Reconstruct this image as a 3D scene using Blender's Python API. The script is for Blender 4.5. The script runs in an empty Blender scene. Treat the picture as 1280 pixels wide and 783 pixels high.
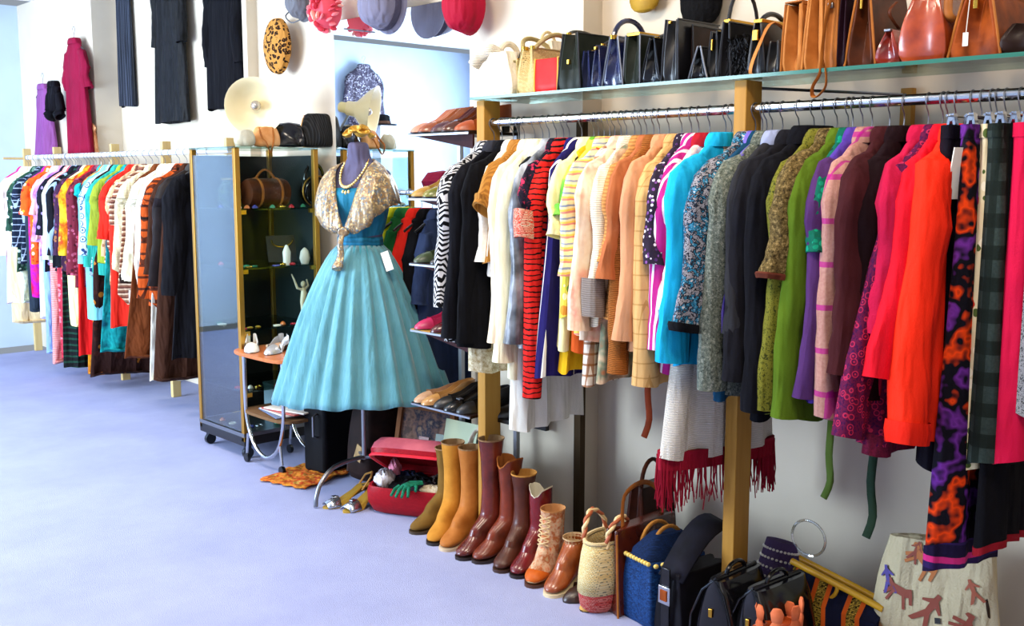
import bpy, math, random
from mathutils import Vector, Matrix
random.seed(7)
R = math.radians
PI = math.pi
sc = bpy.context.scene
COL = sc.collection

# ------------------------------------------------------------------ camera
F = 1300.0; CX, CY, HZ, VX, CH = 640.0, 391.5, 220.0, -600.0, 1.5
PT = math.atan((CY - HZ) / F); YW = math.atan((CX - VX) * math.cos(PT) / F)
cd = bpy.data.cameras.new('camera'); cam = bpy.data.objects.new('camera', cd); COL.objects.link(cam)
cam.location = (0, 0, CH); cam.rotation_euler = (PI / 2 - PT, 0, -YW)
cd.sensor_fit = 'HORIZONTAL'; cd.sensor_width = 36; cd.lens = 36 * F / 1280; cd.clip_start = .05
sc.camera = cam
_fh = Vector((math.sin(YW), math.cos(YW), 0)); _r = Vector((math.cos(YW), -math.sin(YW), 0)); _up = Vector((0, 0, 1))
_fw = _fh * math.cos(PT) - _up * math.sin(PT); _u = _fh * math.sin(PT) + _up * math.cos(PT); _C = Vector((0, 0, CH))

def hit(px, py, ax, v):          # where the sight line through a photo point meets a plane of the room
    d = _fw + _r * ((px - CX) / F) - _u * ((py - CY) / F)
    return _C + d * ((v - _C[ax]) / d[ax])

def proj(p):
    d = Vector(p) - _C; z = d.dot(_fw)
    return CX + F * d.dot(_r) / z, CY - F * d.dot(_u) / z

# ------------------------------------------------------------------ look
sc.view_settings.view_transform = 'Standard'; sc.view_settings.look = 'None'
sc.view_settings.gamma = 1; sc.view_settings.use_curve_mapping = False
sc.view_settings.exposure = 0.0
w = bpy.data.worlds.new('world'); sc.world = w; w.use_nodes = True
w.node_tree.nodes['Background'].inputs[0].default_value = (.75, .85, 1, 1)
w.node_tree.nodes['Background'].inputs[1].default_value = .4

def area(name, loc, rot, sx, sy, power, col, spread=180):
    l = bpy.data.lights.new(name, 'AREA'); l.shape = 'RECTANGLE'; l.size = sx; l.size_y = sy
    l.energy = power; l.color = col; l.spread = R(spread)
    o = bpy.data.objects.new(name, l); COL.objects.link(o); o.location = loc; o.rotation_euler = rot
    return o
# daylight through the shop window in the wall opposite, beside the far rack
area('daylight_window', (-1.95, 6.6, 1.55), (0, R(-90), 0), 2.0, 3.6, 600, (.66, .82, 1))
area('front_fill_light', (-.9, -2.3, 1.7), (R(90), 0, 0), 2.2, 2.0, 18, (1, .95, .88))  # unseen warm fill behind the camera; the front wall has no window
# ceiling lamps
for i, (x, y, p) in enumerate(((1.5, .9, 44), (1.6, 2.6, 46), (1.5, 4.3, 32), (1.2, 6.6, 25))):
    area('ceiling_panel_light', (x, y, 2.93), (0, 0, 0), .5, .5, p, (1, .86, .68))

# ------------------------------------------------------------------ materials
_mc = {}
def c4(c): return (c[0], c[1], c[2], 1)

def hexc(h):
    def f(v):
        v = v / 255.0
        return v / 12.92 if v <= .04045 else ((v + .055) / 1.055) ** 2.4
    return (f(int(h[0:2], 16)), f(int(h[2:4], 16)), f(int(h[4:6], 16)))

class NT:
    def __init__(s, name):
        s.m = bpy.data.materials.new(name); s.m.use_nodes = True
        s.t = s.m.node_tree; s.b = s.t.nodes['Principled BSDF']; s.out = s.t.nodes['Material Output']
        s.co = s.t.nodes.new('ShaderNodeTexCoord').outputs['Object']
    def n(s, kind, **kw):
        nd = s.t.nodes.new('ShaderNode' + kind)
        for k, v in kw.items():
            if k in nd.inputs: 
                if isinstance(v, (int, float, tuple)): nd.inputs[k].default_value = v
                else: s.t.links.new(v, nd.inputs[k])
            else: setattr(nd, k, v)
        return nd
    def lk(s, a, b): s.t.links.new(a, b)
    def math(s, op, a, b=0.0, c=0.0):
        nd = s.t.nodes.new('ShaderNodeMath'); nd.operation = op
        for i, v in enumerate((a, b, c)):
            if isinstance(v, (int, float)): nd.inputs[i].default_value = v
            else: s.lk(v, nd.inputs[i])
        return nd.outputs[0]
    def mix(s, f, a, b):
        nd = s.t.nodes.new('ShaderNodeMix'); nd.data_type = 'RGBA'
        for i, v in ((0, f), (6, a), (7, b)):
            if isinstance(v, (int, float)): nd.inputs[i].default_value = v
            elif isinstance(v, tuple): nd.inputs[i].default_value = c4(v)
            else: s.lk(v, nd.inputs[i])
        return nd.outputs[2]
    def ramp(s, f, cols, const=True):
        nd = s.t.nodes.new('ShaderNodeValToRGB'); s.lk(f, nd.inputs[0]); r = nd.color_ramp
        if const: r.interpolation = 'CONSTANT'
        n = len(cols)
        while len(r.elements) < n: r.elements.new(.5)
        for i, cc in enumerate(cols):
            r.elements[i].position = (i / n) if const else i / (n - 1)
            r.elements[i].color = c4(cc)
        return nd.outputs[0]

def M(kind, *cols, s=1.0, rough=.85, bump=.25, metal=0.0, sheen=0.0, spec=.12, name=None, bw=.22):
    """procedural material; colours are hex strings"""
    key = (kind, cols, s, rough, bump, metal, sheen, spec, bw)
    if key in _mc: return _mc[key]
    C = [hexc(c) for c in cols]
    if kind in ('plain', 'knit'): C = [tuple(v * .55 for v in c) if max(c) < .02 else c for c in C]
    t = NT(name or kind + '_' + cols[0])
    noise = t.n('TexNoise', Vector=t.co, Scale=6.0 * s, Detail=3.0)
    fine = t.n('TexNoise', Vector=t.co, Scale=180.0 * s, Detail=2.0)
    xyz = t.n('SeparateXYZ', Vector=t.co)
    X, Y, Z = xyz.outputs
    H = t.math('ADD', X, t.math('MULTIPLY', Y, 1.6))
    hgt = fine.outputs[0]
    if kind == 'plain':
        a = C[0]; d = tuple(v * .72 for v in a)
        col = t.mix(noise.outputs[0], d, tuple(min(1, v * 1.18) for v in a))
    elif kind == 'knit':
        wv = t.n('TexWave', Vector=t.co, Scale=22.0 * s, Distortion=1.2, bands_direction='Z')
        hgt = wv.outputs[1]; col = t.mix(hgt, tuple(v * .6 for v in C[0]), C[0])
    elif kind == 'tweed':
        n2 = t.n('TexNoise', Vector=t.co, Scale=95.0 * s, Detail=4.0, Roughness=.8)
        v = t.n('MapRange'); t.lk(n2.outputs[0], v.inputs[0]); v.inputs[1].default_value = .3; v.inputs[2].default_value = .7
        hgt = n2.outputs[0]; col = t.ramp(v.outputs[0], C, const=len(C) > 2)
    elif kind == 'blotch':
        n2 = t.n('TexNoise', Vector=t.co, Scale=9.0 * s, Detail=3.0, Roughness=.6)
        v = t.n('MapRange'); t.lk(n2.outputs[0], v.inputs[0]); v.inputs[1].default_value = .32; v.inputs[2].default_value = .68
        col = t.ramp(v.outputs[0], C, const=False)
    elif kind == 'floral':
        v = t.n('TexVoronoi', Vector=t.co, Scale=26.0 * s, Randomness=1.0)
        sp = t.n('SeparateXYZ', Vector=v.outputs['Color'])
        col = t.ramp(sp.outputs[0], C)
        edge = t.math('GREATER_THAN', v.outputs['Distance'], .42)
        col = t.mix(edge, col, C[0])
    elif kind == 'ring':
        v = t.n('TexVoronoi', Vector=t.co, Scale=17.0 * s, Randomness=.75)
        w1 = t.math('SINE', t.math('MULTIPLY', v.outputs['Distance'], 22.0))
        w2 = t.math('GREATER_THAN', w1, .35)
        inn = t.math('LESS_THAN', v.outputs['Distance'], .5)
        f = t.math('MULTIPLY', w2, inn)
        n2 = t.n('TexNoise', Vector=t.co, Scale=60.0 * s)
        base = t.mix(t.math('GREATER_THAN', n2.outputs[0], .55), C[0], C[2] if len(C) > 2 else C[0])
        col = t.mix(f, base, C[1])
    elif kind == 'leopard':
        wn = t.n('TexNoise', Vector=t.co, Scale=30.0); wm = t.n('VectorMath', operation='MULTIPLY_ADD'); t.lk(wn.outputs[1], wm.inputs[0]); wm.inputs[1].default_value = (.03, .03, .03); t.lk(t.co, wm.inputs[2])
        v = t.n('TexVoronoi', Vector=wm.outputs[0], Scale=42.0 * s, Randomness=.9)
        f = t.math('LESS_THAN', v.outputs['Distance'], .45)
        g = t.math('LESS_THAN', v.outputs['Distance'], .2)
        col = t.mix(g, t.mix(f, C[0], C[1]), C[2])
    elif kind == 'plaid':
        def band(q, p, wd):
            return t.math('LESS_THAN', t.math('FRACT', t.math('MULTIPLY', t.math('ADD', q, 7.0), p)), wd)
        a = band(Z, 9.0 * s, bw); b = band(H, 9.0 * s, bw)
        n2 = t.n('TexNoise', Vector=t.co, Scale=140.0, Detail=2.0)
        base = t.mix(t.math('MULTIPLY', n2.outputs[0], .8), C[0], C[2] if len(C) > 2 else C[0])
        f = t.math('MULTIPLY', t.math('ADD', a, b), .5)
        f = t.math('MULTIPLY', f, 1.7 if len(C) < 4 else 2.0); 
        col = t.mix(t.math('MINIMUM', f, 1.0), base, C[1])
    elif kind in ('vstripe', 'hstripe'):
        q = H if kind == 'vstripe' else t.math('ADD', Z, t.math('MULTIPLY', noise.outputs[0], .02))
        f = t.math('FRACT', t.math('MULTIPLY', t.math('ADD', q, 7.0), 12.0 * s))
        col = t.ramp(f, C)
    elif kind == 'zigzag':
        zz = t.math('ABSOLUTE', t.math('SUBTRACT', t.math('FRACT', t.math('MULTIPLY', t.math('ADD', H, 7.0), 26.0 * s)), .5))
        f = t.math('FRACT', t.math('MULTIPLY', t.math('ADD', t.math('ADD', Z, 7.0), t.math('MULTIPLY', zz, .05)), 36.0 * s))
        col = t.ramp(f, C)
    elif kind == 'weave':
        ck = t.n('TexBrick', Vector=t.co, Scale=38.0 * s); ck.inputs['Color1'].default_value = c4(C[0]); ck.inputs['Color2'].default_value = c4(C[1])
        ck.inputs['Mortar'].default_value = c4(tuple(v * .35 for v in C[0])); ck.inputs['Mortar Size'].default_value = .03
        vv = t.n('CombineXYZ'); t.lk(H, vv.inputs[0]); t.lk(Z, vv.inputs[1]); t.lk(vv.outputs[0], ck.inputs['Vector'])
        col = ck.outputs[0]; hgt = ck.outputs[1]
    elif kind == 'sequin':
        v = t.n('TexVoronoi', Vector=t.co, Scale=85.0 * s)
        sp = t.n('SeparateXYZ', Vector=v.outputs['Color'])
        col = t.ramp(sp.outputs[0], C)
        col = t.mix(t.math('MULTIPLY', t.math('GREATER_THAN', noise.outputs[0], .5), .35), col, C[0]); hgt = sp.outputs[1]
    elif kind == 'wood':
        mp = t.n('Mapping', Vector=t.co); mp.inputs['Scale'].default_value = (30, 30, 2.0)
        n2 = t.n('TexNoise', Vector=mp.outputs[0], Scale=1.5 * s, Detail=4.0)
        col = t.mix(n2.outputs[0], C[0], C[1] if len(C) > 1 else tuple(v * .6 for v in C[0])); hgt = n2.outputs[0]
    elif kind == 'leather':
        n2 = t.n('TexNoise', Vector=t.co, Scale=14.0 * s, Detail=4.0)
        v = t.n('MapRange'); t.lk(n2.outputs[0], v.inputs[0]); v.inputs[1].default_value = .3; v.inputs[2].default_value = .7
        b2 = C[1] if len(C) > 1 else tuple(v_ * .55 for v_ in C[0])
        col = t.mix(v.outputs[0], b2, C[0]); hgt = n2.outputs[0]
    t.lk(col, t.b.inputs['Base Color'])
    t.b.inputs['Roughness'].default_value = rough; t.b.inputs['Metallic'].default_value = metal
    t.b.inputs['Specular IOR Level'].default_value = spec
    if bump:
        bp = t.n('Bump', Strength=bump, Distance=.004); t.lk(hgt, bp.inputs['Height']); t.lk(bp.outputs[0], t.b.inputs['Normal'])
        if kind not in ('wood', 'leather', 'weave'):
            mp = t.n('Mapping', Vector=t.co); mp.inputs['Scale'].default_value = (16, 16, 3.2)
            n3 = t.n('TexNoise', Vector=mp.outputs[0], Scale=1.0, Detail=2.0, Roughness=.45)
            b2_ = t.n('Bump', Strength=1.0, Distance=.04); t.lk(n3.outputs[0], b2_.inputs['Height']); t.lk(b2_.outputs[0], bp.inputs['Normal'])
    _mc[key] = t.m
    return t.m

def flat(hx, rough=.5, metal=0.0, spec=.5):
    key = ('flat', hx, rough, metal, spec)
    if key in _mc: return _mc[key]
    t = NT('surface_' + hx); c = hexc(hx)
    n = t.n('TexNoise', Vector=t.co, Scale=5.0, Detail=3.0)
    t.lk(t.mix(n.outputs[0], tuple(v * .9 for v in c), tuple(min(1, v * 1.06) for v in c)), t.b.inputs['Base Color'])
    t.b.inputs['Roughness'].default_value = rough; t.b.inputs['Metallic'].default_value = metal; t.b.inputs['Specular IOR Level'].default_value = spec
    _mc[key] = t.m; return t.m

def glass_mat(name, tint, amount=.12, fm=.6):
    t = NT(name); t.t.nodes.remove(t.b)
    tr = t.n('BsdfTransparent', Color=c4(tint)); gl = t.n('BsdfGlossy', Roughness=.03)
    fr = t.n('LayerWeight', Blend=.25)
    f = t.math('ADD', t.math('MULTIPLY', fr.outputs['Fresnel'], fm), amount)
    mx = t.n('MixShader'); t.lk(f, mx.inputs[0]); t.lk(tr.outputs[0], mx.inputs[1]); t.lk(gl.outputs[0], mx.inputs[2])
    t.lk(mx.outputs[0], t.out.inputs[0]); return t.m

GLASS = glass_mat('clear_glass', (.9, .94, .92), .005, .06); PANE = glass_mat('pane_glass', (.86, .93, .92), .12, .25)
SHELFGLASS = glass_mat('shelf_glass', (.62, .74, .68), .06)
GLEDGE = flat('2f6b5a', .15)
MIRROR = flat('f2f6f8', .01, 1.0)
CHROME = flat('c9ccd0', .18, 1.0)
STEEL = flat('8d8f94', .35, 1.0)
GOLD = flat('c99a3c', .25, 1.0)
BRASS = flat('a87a2c', .38, .75)
BLACKP = flat('0c0c0e', .3)
WOODP = M('wood', 'b98a3e', '9a6c2a', rough=.45, bump=.1)
WOODW = M('wood', 'dcc48e', 'c7a868', rough=.5, bump=.1)
PAPER = flat('e9e4d8', .7)

# ------------------------------------------------------------------ mesh helpers
class MB:
    def __init__(s): s.v = []; s.f = []; s.mi = []; s.cur = 0
    def add(s, vs, fs):
        o = len(s.v); s.v += [tuple(v) for v in vs]; s.f += [tuple(o + i for i in f) for f in fs]; s.mi += [s.cur] * len(fs)
        return s
    def box(s, c, d, rz=0, rx=0, ry=0):
        m = Matrix.Rotation(rz, 3, 'Z') @ Matrix.Rotation(ry, 3, 'Y') @ Matrix.Rotation(rx, 3, 'X'); c = Vector(c)
        vs = [c + m @ Vector((x * d[0] / 2, y * d[1] / 2, z * d[2] / 2)) for x in (-1, 1) for y in (-1, 1) for z in (-1, 1)]
        return s.add(vs, [(0, 1, 3, 2), (4, 6, 7, 5), (0, 4, 5, 1), (2, 3, 7, 6), (0, 2, 6, 4), (1, 5, 7, 3)])
    def loft(s, rings, c0=True, c1=True, closed=True):
        n = len(rings[0]); vs = [p for r in rings for p in r]; fs = []
        for k in range(len(rings) - 1):
            for i in range(n if closed else n - 1):
                j = (i + 1) % n
                fs.append((k * n + i, k * n + j, (k + 1) * n + j, (k + 1) * n + i))
        if closed and c0: fs.append(tuple(range(n - 1, -1, -1)))
        if closed and c1: fs.append(tuple((len(rings) - 1) * n + i for i in range(n)))
        return s.add(vs, fs)
    def tube(s, pts, r, n=8, cap=True, flatten=None):
        pts = [Vector(p) for p in pts]; rs = r if isinstance(r, (list, tuple)) else [r] * len(pts)
        rings = []; up = Vector((0, 0, 1)); prev = None
        for i, p in enumerate(pts):
            d = (pts[min(i + 1, len(pts) - 1)] - pts[max(i - 1, 0)])
            d = d.normalized() if d.length > 1e-9 else Vector((0, 0, 1))
            if prev is None:
                a = d.cross(up) if abs(d.dot(up)) < .95 else d.cross(Vector((0, 1, 0)))
            else: a = prev - d * prev.dot(d)
            a.normalize(); prev = a; b = d.cross(a)
            fl = flatten or (1, 1)
            rings.append([p + a * math.cos(t) * rs[i] * fl[0] + b * math.sin(t) * rs[i] * fl[1] for t in (2 * PI * k / n for k in range(n))])
        return s.loft(rings, cap, cap)
    def ell(s, c, r, nu=12, nv=8, rot=None):
        c = Vector(c); rings = []
        for k in range(nv + 1):
            ph = -PI / 2 + PI * k / nv; q = max(math.cos(ph), .02)
            ring = [Vector((r[0] * q * math.cos(2 * PI * i / nu), r[1] * q * math.sin(2 * PI * i / nu), r[2] * math.sin(ph))) for i in range(nu)]
            rings.append([c + (rot @ v if rot else v) for v in ring])
        return s.loft(rings)
    def lathe(s, prof, c=(0, 0, 0), n=20, sx=1, sy=1, rot=None, c0=True, c1=True):
        c = Vector(c)
        rings = []
        for r, z in prof:
            ring = [Vector((max(r, .0005) * sx * math.cos(2 * PI * i / n), max(r, .0005) * sy * math.sin(2 * PI * i / n), z)) for i in range(n)]
            rings.append([c + (rot @ v if rot else v) for v in ring])
        return s.loft(rings, c0, c1)
    def prism(s, outline, axis, a, b):
        """extrude a 2D outline; axis = the axis extruded along"""
        def P(u, v, t):
            return {'x': (t, u, v), 'y': (u, t, v), 'z': (u, v, t)}[axis]
        return s.loft([[P(u, v, a) for u, v in outline], [P(u, v, b) for u, v in outline]])
    def build(s, name, mat, parent=None, smooth=True, bevel=0, sub=0, solid=0, loc=None, rz=None, ang=40, nojit=True):
        me = bpy.data.meshes.new(name); me.from_pydata(s.v, [], s.f); me.validate()
        mats = mat if isinstance(mat, (list, tuple)) else [mat]
        for m_ in mats: me.materials.append(m_)
        if len(mats) > 1 and len(me.polygons) == len(s.mi): me.polygons.foreach_set('material_index', s.mi)
        import bmesh
        bm = bmesh.new(); bm.from_mesh(me); bmesh.ops.recalc_face_normals(bm, faces=bm.faces[:]); bm.to_mesh(me); bm.free()
        if smooth:
            me.polygons.foreach_set('use_smooth', [True] * len(me.polygons)); me.set_sharp_from_angle(angle=R(ang))
        me.update()
        o = bpy.data.objects.new(name, me); COL.objects.link(o)
        if parent: o.parent = parent
        if loc is not None: o.location = loc
        if rz is not None: o.rotation_euler = (0, 0, rz)
        if bevel:
            b = o.modifiers.new('bevel', 'BEVEL'); b.width = bevel; b.segments = 2; b.limit_method = 'ANGLE'; b.angle_limit = R(40)
        if solid:
            q = o.modifiers.new('solid', 'SOLIDIFY'); q.thickness = solid; q.offset = 0
        if sub:
            q = o.modifiers.new('sub', 'SUBSURF'); q.levels = sub; q.render_levels = sub
        return o

def tag(o, label, cat=None, group=None, kind=None):
    o['label'] = label
    if cat: o['category'] = cat
    if group: o['group'] = group
    if kind: o['kind'] = kind
    return o
def thing(name, label, cat, loc=(0, 0, 0), rz=0, group=None):
    o = bpy.data.objects.new(name, None); o.empty_display_size = .05; COL.objects.link(o)
    o.location = loc; o.rotation_euler = (0, 0, rz); return tag(o, label, cat, group)
def struct(o, label=None):
    o['kind'] = 'structure'
    if label: o['label'] = label
    return o
def bz(p0, p1, p2, p3, n=8):
    P0, P1, P2, P3 = map(Vector, (p0, p1, p2, p3)); r = []
    for i in range(n + 1):
        t = i / n; u = 1 - t
        r.append(P0 * u ** 3 + P1 * 3 * u * u * t + P2 * 3 * u * t * t + P3 * t ** 3)
    return r
def smooth_path(pts, k=4):
    pts = [Vector(p) for p in pts]; out = []
    for i in range(len(pts) - 1):
        a = pts[max(i - 1, 0)]; b = pts[i]; c = pts[i + 1]; d = pts[min(i + 2, len(pts) - 1)]
        for j in range(k):
            t = j / k
            out.append(.5 * ((2 * b) + (c - a) * t + (2 * a - 5 * b + 4 * c - d) * t * t + (3 * b - 3 * c + d - a) * t ** 3))
    out.append(pts[-1]); return out

# ------------------------------------------------------------------ room
XR, XB, XC, XL, XA = 3.18, 3.07, 3.26, 3.44, 3.24
y587 = hit(587, 60, 0, XB).y; y729 = hit(729, 60, 0, XB).y
y309 = hit(309, 60, 0, 3.19).y; y116 = hit(116, 60, 0, XA).y; YE = hit(24, 60, 0, XA).y
def carpet():
    t = NT('carpet'); n1 = t.n('TexNoise', Vector=t.co, Scale=2.2, Detail=5.0, Roughness=.65)
    n2 = t.n('TexNoise', Vector=t.co, Scale=260.0, Detail=2.0)
    a = t.mix(n1.outputs[0], hexc('868cb2'), hexc('aeb2d0')); 
    t.lk(t.mix(t.math('MULTIPLY', n2.outputs[0], .35), a, hexc('8088b2')), t.b.inputs['Base Color'])
    t.b.inputs['Roughness'].default_value = .95; t.b.inputs['Specular IOR Level'].default_value = .1
    bp = t.n('Bump', Strength=.5, Distance=.004); t.lk(n2.outputs[0], bp.inputs['Height']); t.lk(bp.outputs[0], t.b.inputs['Normal'])
    return t.m
WALL = flat('d6c9b4', .8, 0, .2); WALLB = flat('c4d6ea', .8, 0, .2)  # WALLB has the blue of the window light in its base colour
struct(MB().box((.7, 3.2, -.05), (5.6, 12.2, .1)).build('floor', carpet(), smooth=False))
struct(MB().box((.7, 3.2, 3.0), (5.6, 12.2, .1)).build('ceiling', flat('e8e6e0', .8), smooth=False))
def wseg(x, y0, y1): struct(MB().box(((x + 3.6) / 2, (y0 + y1) / 2, 1.475), (3.6 - x, y1 - y0, 2.95)).build('wall_right', WALL, smooth=False))
wseg(XR, -2.6, y729); wseg(XB, y729, y587); wseg(XC, y587, y309); wseg(3.19, y309, y309 + .05); wseg(XL, y309 + .05, y116); wseg(XA, y116, YE)
struct(MB().box((.7, YE + .05, 1.475), (5.6, .1, 2.95)).build('wall_back', WALLB, smooth=False))
m = MB(); m.box((-2.05, .8, 1.475), (.1, 7.9, 2.95)); m.box((-2.05, 8.75, 1.475), (.1, .9, 2.95)); m.box((-2.05, 6.55, .3), (.1, 3.6, .6)); m.box((-2.05, 6.55, 2.8), (.1, 3.6, .3))
struct(m.build('wall_left', WALLB, smooth=False))
m = MB()
for yy in (4.78, 6.55, 8.32): m.box((-2.03, yy, 1.62), (.06, .05, 2.1))
for zz in (.62, 2.63): m.box((-2.03, 6.55, zz), (.06, 3.6, .05))
struct(m.build('window_1', flat('e8e8e4', .5), smooth=False))
struct(MB().box((.7, -2.65, 1.475), (5.6, .1, 2.95)).build('wall_front', WALL, smooth=False))

# tall mirror on the recessed wall
XM = XC - .016
zt = hit(430, 25, 0, XM).z; ym0 = y587 + .01; ym1 = hit(418, 60, 0, XM).y
mi = thing('wall_mirror', 'tall frameless mirror on the wall behind the mannequin, reflecting a silver dress', 'mirror', (XM, (ym0 + ym1) / 2, .3))
MB().box((0, 0, (zt - .3) / 2), (.006, ym1 - ym0, zt - .3)).build('mirror_glass', MIRROR, mi, smooth=False)
MB().box((.007, 0, (zt - .3) / 2), (.008, ym1 - ym0 + .004, zt - .296)).build('backing', BLACKP, mi, smooth=False)

# ------------------------------------------------------------------ clothes rails
RX, RZ, LX, LZ = 2.78, 1.706, 2.94, 1.645
YP1 = hit(611, 300, 0, RX).y; YP2 = hit(930, 300, 0, RX).y; YP3 = .64; YBK = y587 - .1
def post(name, parent, x, y, top, sx=.085, sy=.045, mat=WOODP):
    o = MB().box((x, y, top / 2), (sx, sy, top)).build(name, mat, parent, bevel=.003, smooth=False)
    return o
rk = thing('clothes_rack', 'long wooden post clothes rack with chrome rail under the handbag shelf', 'clothes rack', (RX, YP2, 0))
for yy in (YP1, YP2, YP3): post('post', rk, 0, yy - YP2, 1.79)
for yy in (YP1 - .25, YP2 - .33): 
    near = yy < 2
    MB().box((3.16 - RX if near else XB - .02 - RX, yy - YP2, 1.62 if near else .87), (.03, .035, .3 if near else 1.74)).build('rear_post', WOODP if near else M('wood', '4a3a26', '34281a'), rk, smooth=False)
for a, b in ((YP1, YP2), (YP2, YP3)):
    MB().tube([(0, a - YP2 - .02, RZ), (0, b - YP2 + .02, RZ)], .0155, 14).build('rail', CHROME, rk)
MB().tube([(.04, -.01, 1.77), (.38, -.33, 1.75)], .005, 6).build('brace', STEEL, rk)

sh = thing('glass_shelf', 'long green-edged glass shelf over the right rail, loaded with handbags', 'shelf', (2.88, 1.95, 1.792))
Y0s, Y1s = .45, YP1 + .035
MB().box((-.0, (Y0s + Y1s) / 2 - 1.95, .006), (.32, Y1s - Y0s, .010)).build('shelf_glass', SHELFGLASS, sh, smooth=False)
MB().box((-.163, (Y0s + Y1s) / 2 - 1.95, .006), (.006, Y1s - Y0s, .011)).build('shelf_edge', GLEDGE, sh, smooth=False)

lr = thing('clothes_rack', 'far left clothes rack with pale wooden posts and white rail', 'clothes rack', (LX, 6.6, 0))
LP = [hit(q, 185, 0, LX).y for q in (287, 207, 143, 71, 33)]
LP2 = [hit(q, 185, 0, 3.13).y for q in (287, 207, 143, 71, 33)]
for yy in LP2: 
    post('post', lr, 3.13 - LX, yy - 6.6, 1.728, .06, .035, WOODW)
    MB().tube([(0, yy - 6.6, LZ), (3.13 - LX, yy - 6.6, LZ)], .01, 8).build('rail_arm', WOODW, lr)
MB().tube([(0, LP[0] - 6.6, LZ), (0, LP[-1] - 6.6, LZ)], .017, 12).build('rail', flat('dfe3ea', .3), lr)

# ------------------------------------------------------------------ garments
def hanger(loc, rz, carried, k=0):
    h = thing('clothes_hanger', carried, 'hanger', loc, rz)
    rr = .021
    pts = [(rr * math.cos(R(a)), 0, rr * math.sin(R(a)) - .004) for a in range(-25, 205, 23)]
    pts += [(-rr * .55, 0, -.024), (0, 0, -.036), (.004, 0, -.055), (0, 0, -.078)]
    MB().tube(pts, .0019, 6).build('hook', STEEL, h)
    m = MB(); m.tube(smooth_path([(-.165, 0, -.172), (-.1, 0, -.132), (-.02, 0, -.094), (.02, 0, -.094), (.1, 0, -.132), (.165, 0, -.172)], 3), .006, 6)
    m.box((0, 0, -.083), (.03, .009, .022))
    m.build('shoulder_bar', BLACKP if k % 5 else WOODW, h)
    return h

def sup(t, w, d, e=.75):
    c, s_ = math.cos(t), math.sin(t)
    return w * math.copysign(abs(c) ** e, c), d * math.copysign(abs(s_) ** e, s_)

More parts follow.
